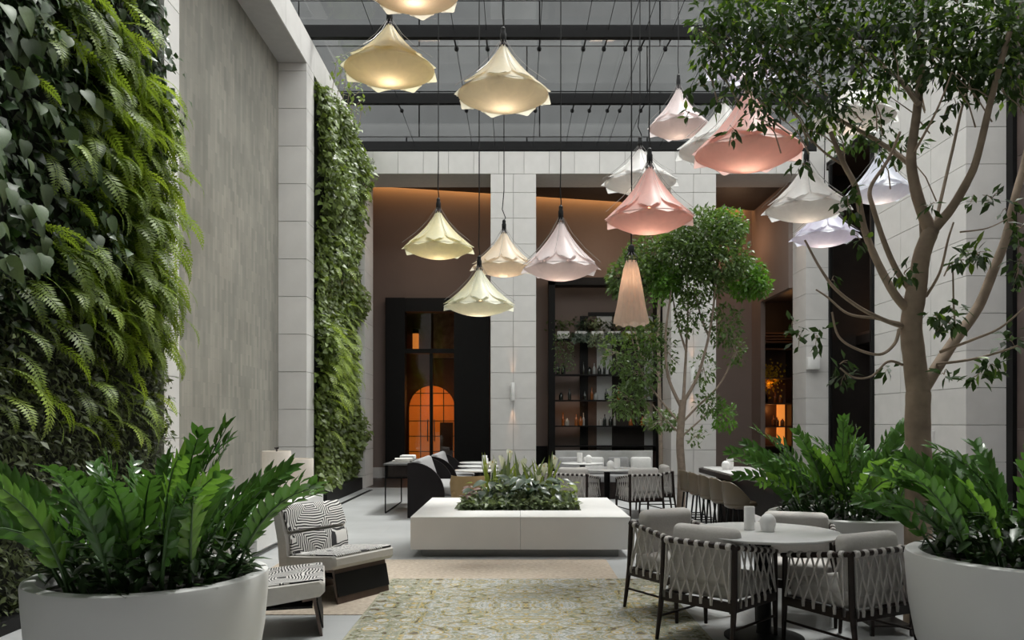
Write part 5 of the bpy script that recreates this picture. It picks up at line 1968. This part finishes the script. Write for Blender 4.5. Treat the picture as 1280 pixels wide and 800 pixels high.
FAB = {'yellow': fabric('pale_yellow_fabric', (.83, .79, .56)), 'cream': fabric('cream_fabric', (.82, .765, .62)), 'peach': fabric('peach_fabric', (.84, .75, .62)),
       'ivory': fabric('ivory_fabric', (.84, .835, .70)), 'white': fabric('white_fabric', (.82, .81, .80)), 'pink': fabric('rose_pink_fabric', (.82, .55, .50)),
       'blush': fabric('blush_white_fabric', (.82, .74, .74)), 'lilac': fabric('lilac_white_fabric', (.77, .76, .86)), 'blue': fabric('bluish_white_fabric', (.78, .80, .87)), 'honey': fabric('honey_fabric', (.83, .76, .54))}
PENDANTS = [
    # px, py of fabric top, py of bottom, width px, distance, fabric, glow, label
    (518, -62, 19, 117, 7.1, 'peach', 1.0, 'peach-white petal pendant, highest of the yellow and cream ones'),
    (487, 30, 112, 117, 7.6, 'honey', 1.2, 'honey yellow petal pendant beside the lintel of the mosaic recess'),
    (629, 56, 143, 118, 7.5, 'cream', 1.0, 'large cream petal pendant hanging over the planter bench'),
    (548, 264, 325, 89, 10.0, 'yellow', .8, 'pale yellow petal pendant in front of the wall above the glass door'),
    (599, 336, 396, 91, 9.8, 'ivory', .8, 'ivory petal pendant hanging lowest, in front of the glass door'),
    (630, 290, 347, 82, 10.7, 'peach', .8, 'peach cream petal pendant in front of the central column'),
    (701, 277, 352, 97, 9.2, 'blush', .7, 'blush white petal pendant beside the central column, above the bottle shelves'),
    (800, 186, 244, 93, 9.7, 'white', .5, 'white petal pendant close behind the rose pink one'),
    (812, 208, 294, 111, 8.0, 'pink', 1.0, 'rose pink petal pendant above the narrow pleated one'),
    (848, 110, 175, 76, 11.8, 'blush', .7, 'pinkish white petal pendant near the edge of the tree crown'),
    (905, 128, 209, 116, 8.5, 'white', .5, 'white petal pendant partly hidden behind the biggest pink one'),
    (935, 112, 217, 136, 7.15, 'pink', 1.1, 'biggest salmon pink petal pendant beside the tree crown'),
    (1008, 205, 279, 104, 8.6, 'white', .5, 'white petal pendant among the lower branches, above the lilac one'),
    (1031, 252, 310, 82, 10.2, 'lilac', 1.0, 'lilac petal pendant hanging lowest among the branches'),
    (1100, 190, 256, 80, 10.6, 'blue', .9, 'bluish white petal pendant in front of the pale wall behind the big tree'),
    (935, 28, 102, 112, 9.7, 'lilac', 1.0, 'bluish lilac petal pendant behind the dense tree crown'),
    (1066, 97, 170, 104, 8.6, 'white', .6, 'white petal pendant high behind the big tree branches'),
]
for i, (px, ty, by_, wpx, Yp, fk, glow, lab) in enumerate(PENDANTS):
    W = wpx * Yp / FPX
    ta = (VPY - by_) / FPX
    rho = min(CAP_R, ta * CAP_R ** 2 / (2 * CAP_D))
    zs_ = ((by_ - ty) * Yp / FPX - W * rho * ta) / (-CAP_Z + CAP_D * (1 - (rho / CAP_R) ** 2))
    top = P(px, ty, Yp)
    t = thing('petal_pendant', lab, 'pendant lamp', top, random.uniform(0, .78), 'petal pendant lamps')
    t.scale = (W, W, zs_)
    m_ = FAB[fk]
    for k in range(8):
        a = k * PI / 4
        o = slot(link('outer_petal', OUT_M, t), m_)
        o.rotation_euler.z = a + (.02 if k % 2 else 0)
        o.scale = (1 + .02 * (k % 2),) * 2 + (1 + .02 * (k % 2),)
        o = slot(link('inner_petal', IN_M, t), m_)
        o.rotation_euler.z = a + PI / 8
        o = link('rib_wire', RIB_M, t)
        o.rotation_euler.z = a + PI / 8
    slot(link('diffuser', BOWL_M, t), m_)
    link('socket', SOCK_M, t)
    link('wire_clamp', CLAMP_M, t)
    link('bulb', BULB_M, t)
    hz = (8.50 - top.z) / zs_
    q = MB()
    wv = .012 if i in (5, 7) else .003
    q.tube([(0, 0, .15), (wv * 2, 0, .19), (-wv * 2, wv, .30), (0, 0, .55), (0, 0, hz)], .006 / W * 1.1, 6)
    q.build('power_cord', BLACK, t)
    link('ceiling_cup', CANOPY_M, t, (0, 0, hz))
    point('pendant_light', (top.x, top.y, top.z - .50 * zs_), 1.7 * glow, (1, .80, .62), .03 * W)

# narrow pleated pendant
top = P(789, 326, 8.95)
t = thing('pleated_pendant', 'narrow pleated peach pendant hanging below the rose pink one', 'pendant lamp', top)
n_, prof = 64, [(.055, 0), (.085, -.10), (.12, -.30), (.155, -.52), (.178, -.67), (.180, -.72)]
vs, fs = [], []
for r, z in prof:
    for k in range(n_):
        a = 2 * PI * k / n_
        rr_ = r * (1 + .07 * math.cos(16 * a)) + (.01 * math.cos(8 * a) if z < -.65 else 0)
        vs.append((rr_ * math.cos(a), rr_ * math.sin(a), z + (.012 * math.cos(8 * a) if z < -.7 else 0)))
for i in range(len(prof) - 1):
    for k in range(n_):
        fs.append((i * n_ + k, i * n_ + (k + 1) % n_, (i + 1) * n_ + (k + 1) % n_, (i + 1) * n_ + k))
q = MB()
q.add(vs, fs, True)
link('pleated_shade', mesh_raw(q, 'pleated_shade', fabric('pleated_peach_fabric', (.80, .64, .53))), t)
MB().lathe([(0, .07), (.034, .07), (.036, .16), (.022, .18), (0, .18)], 14).build('socket', BLACK, t)
q = MB()
for k in range(8):
    a = k * PI / 4
    q.tube([(.02 * math.cos(a), .02 * math.sin(a), .10), (.075 * math.cos(a), .075 * math.sin(a), .04), (.058 * math.cos(a), .058 * math.sin(a), -.04)], .005, 5)
q.build('wire_clamp', CHROME, t)
MB().tube([(0, 0, .17), (.005, 0, .5), (0, 0, 8.5 - top.z)], .008, 6).build('power_cord', BLACK, t)
MB().lathe([(0, -.20), (.03, -.19), (.04, -.15), (.02, -.10), (0, -.09)], 14).build('bulb', MATS['warm_bulb'], t)
point('pendant_light', (top.x, top.y, top.z - .25), .5, (1, .70, .46), .03)
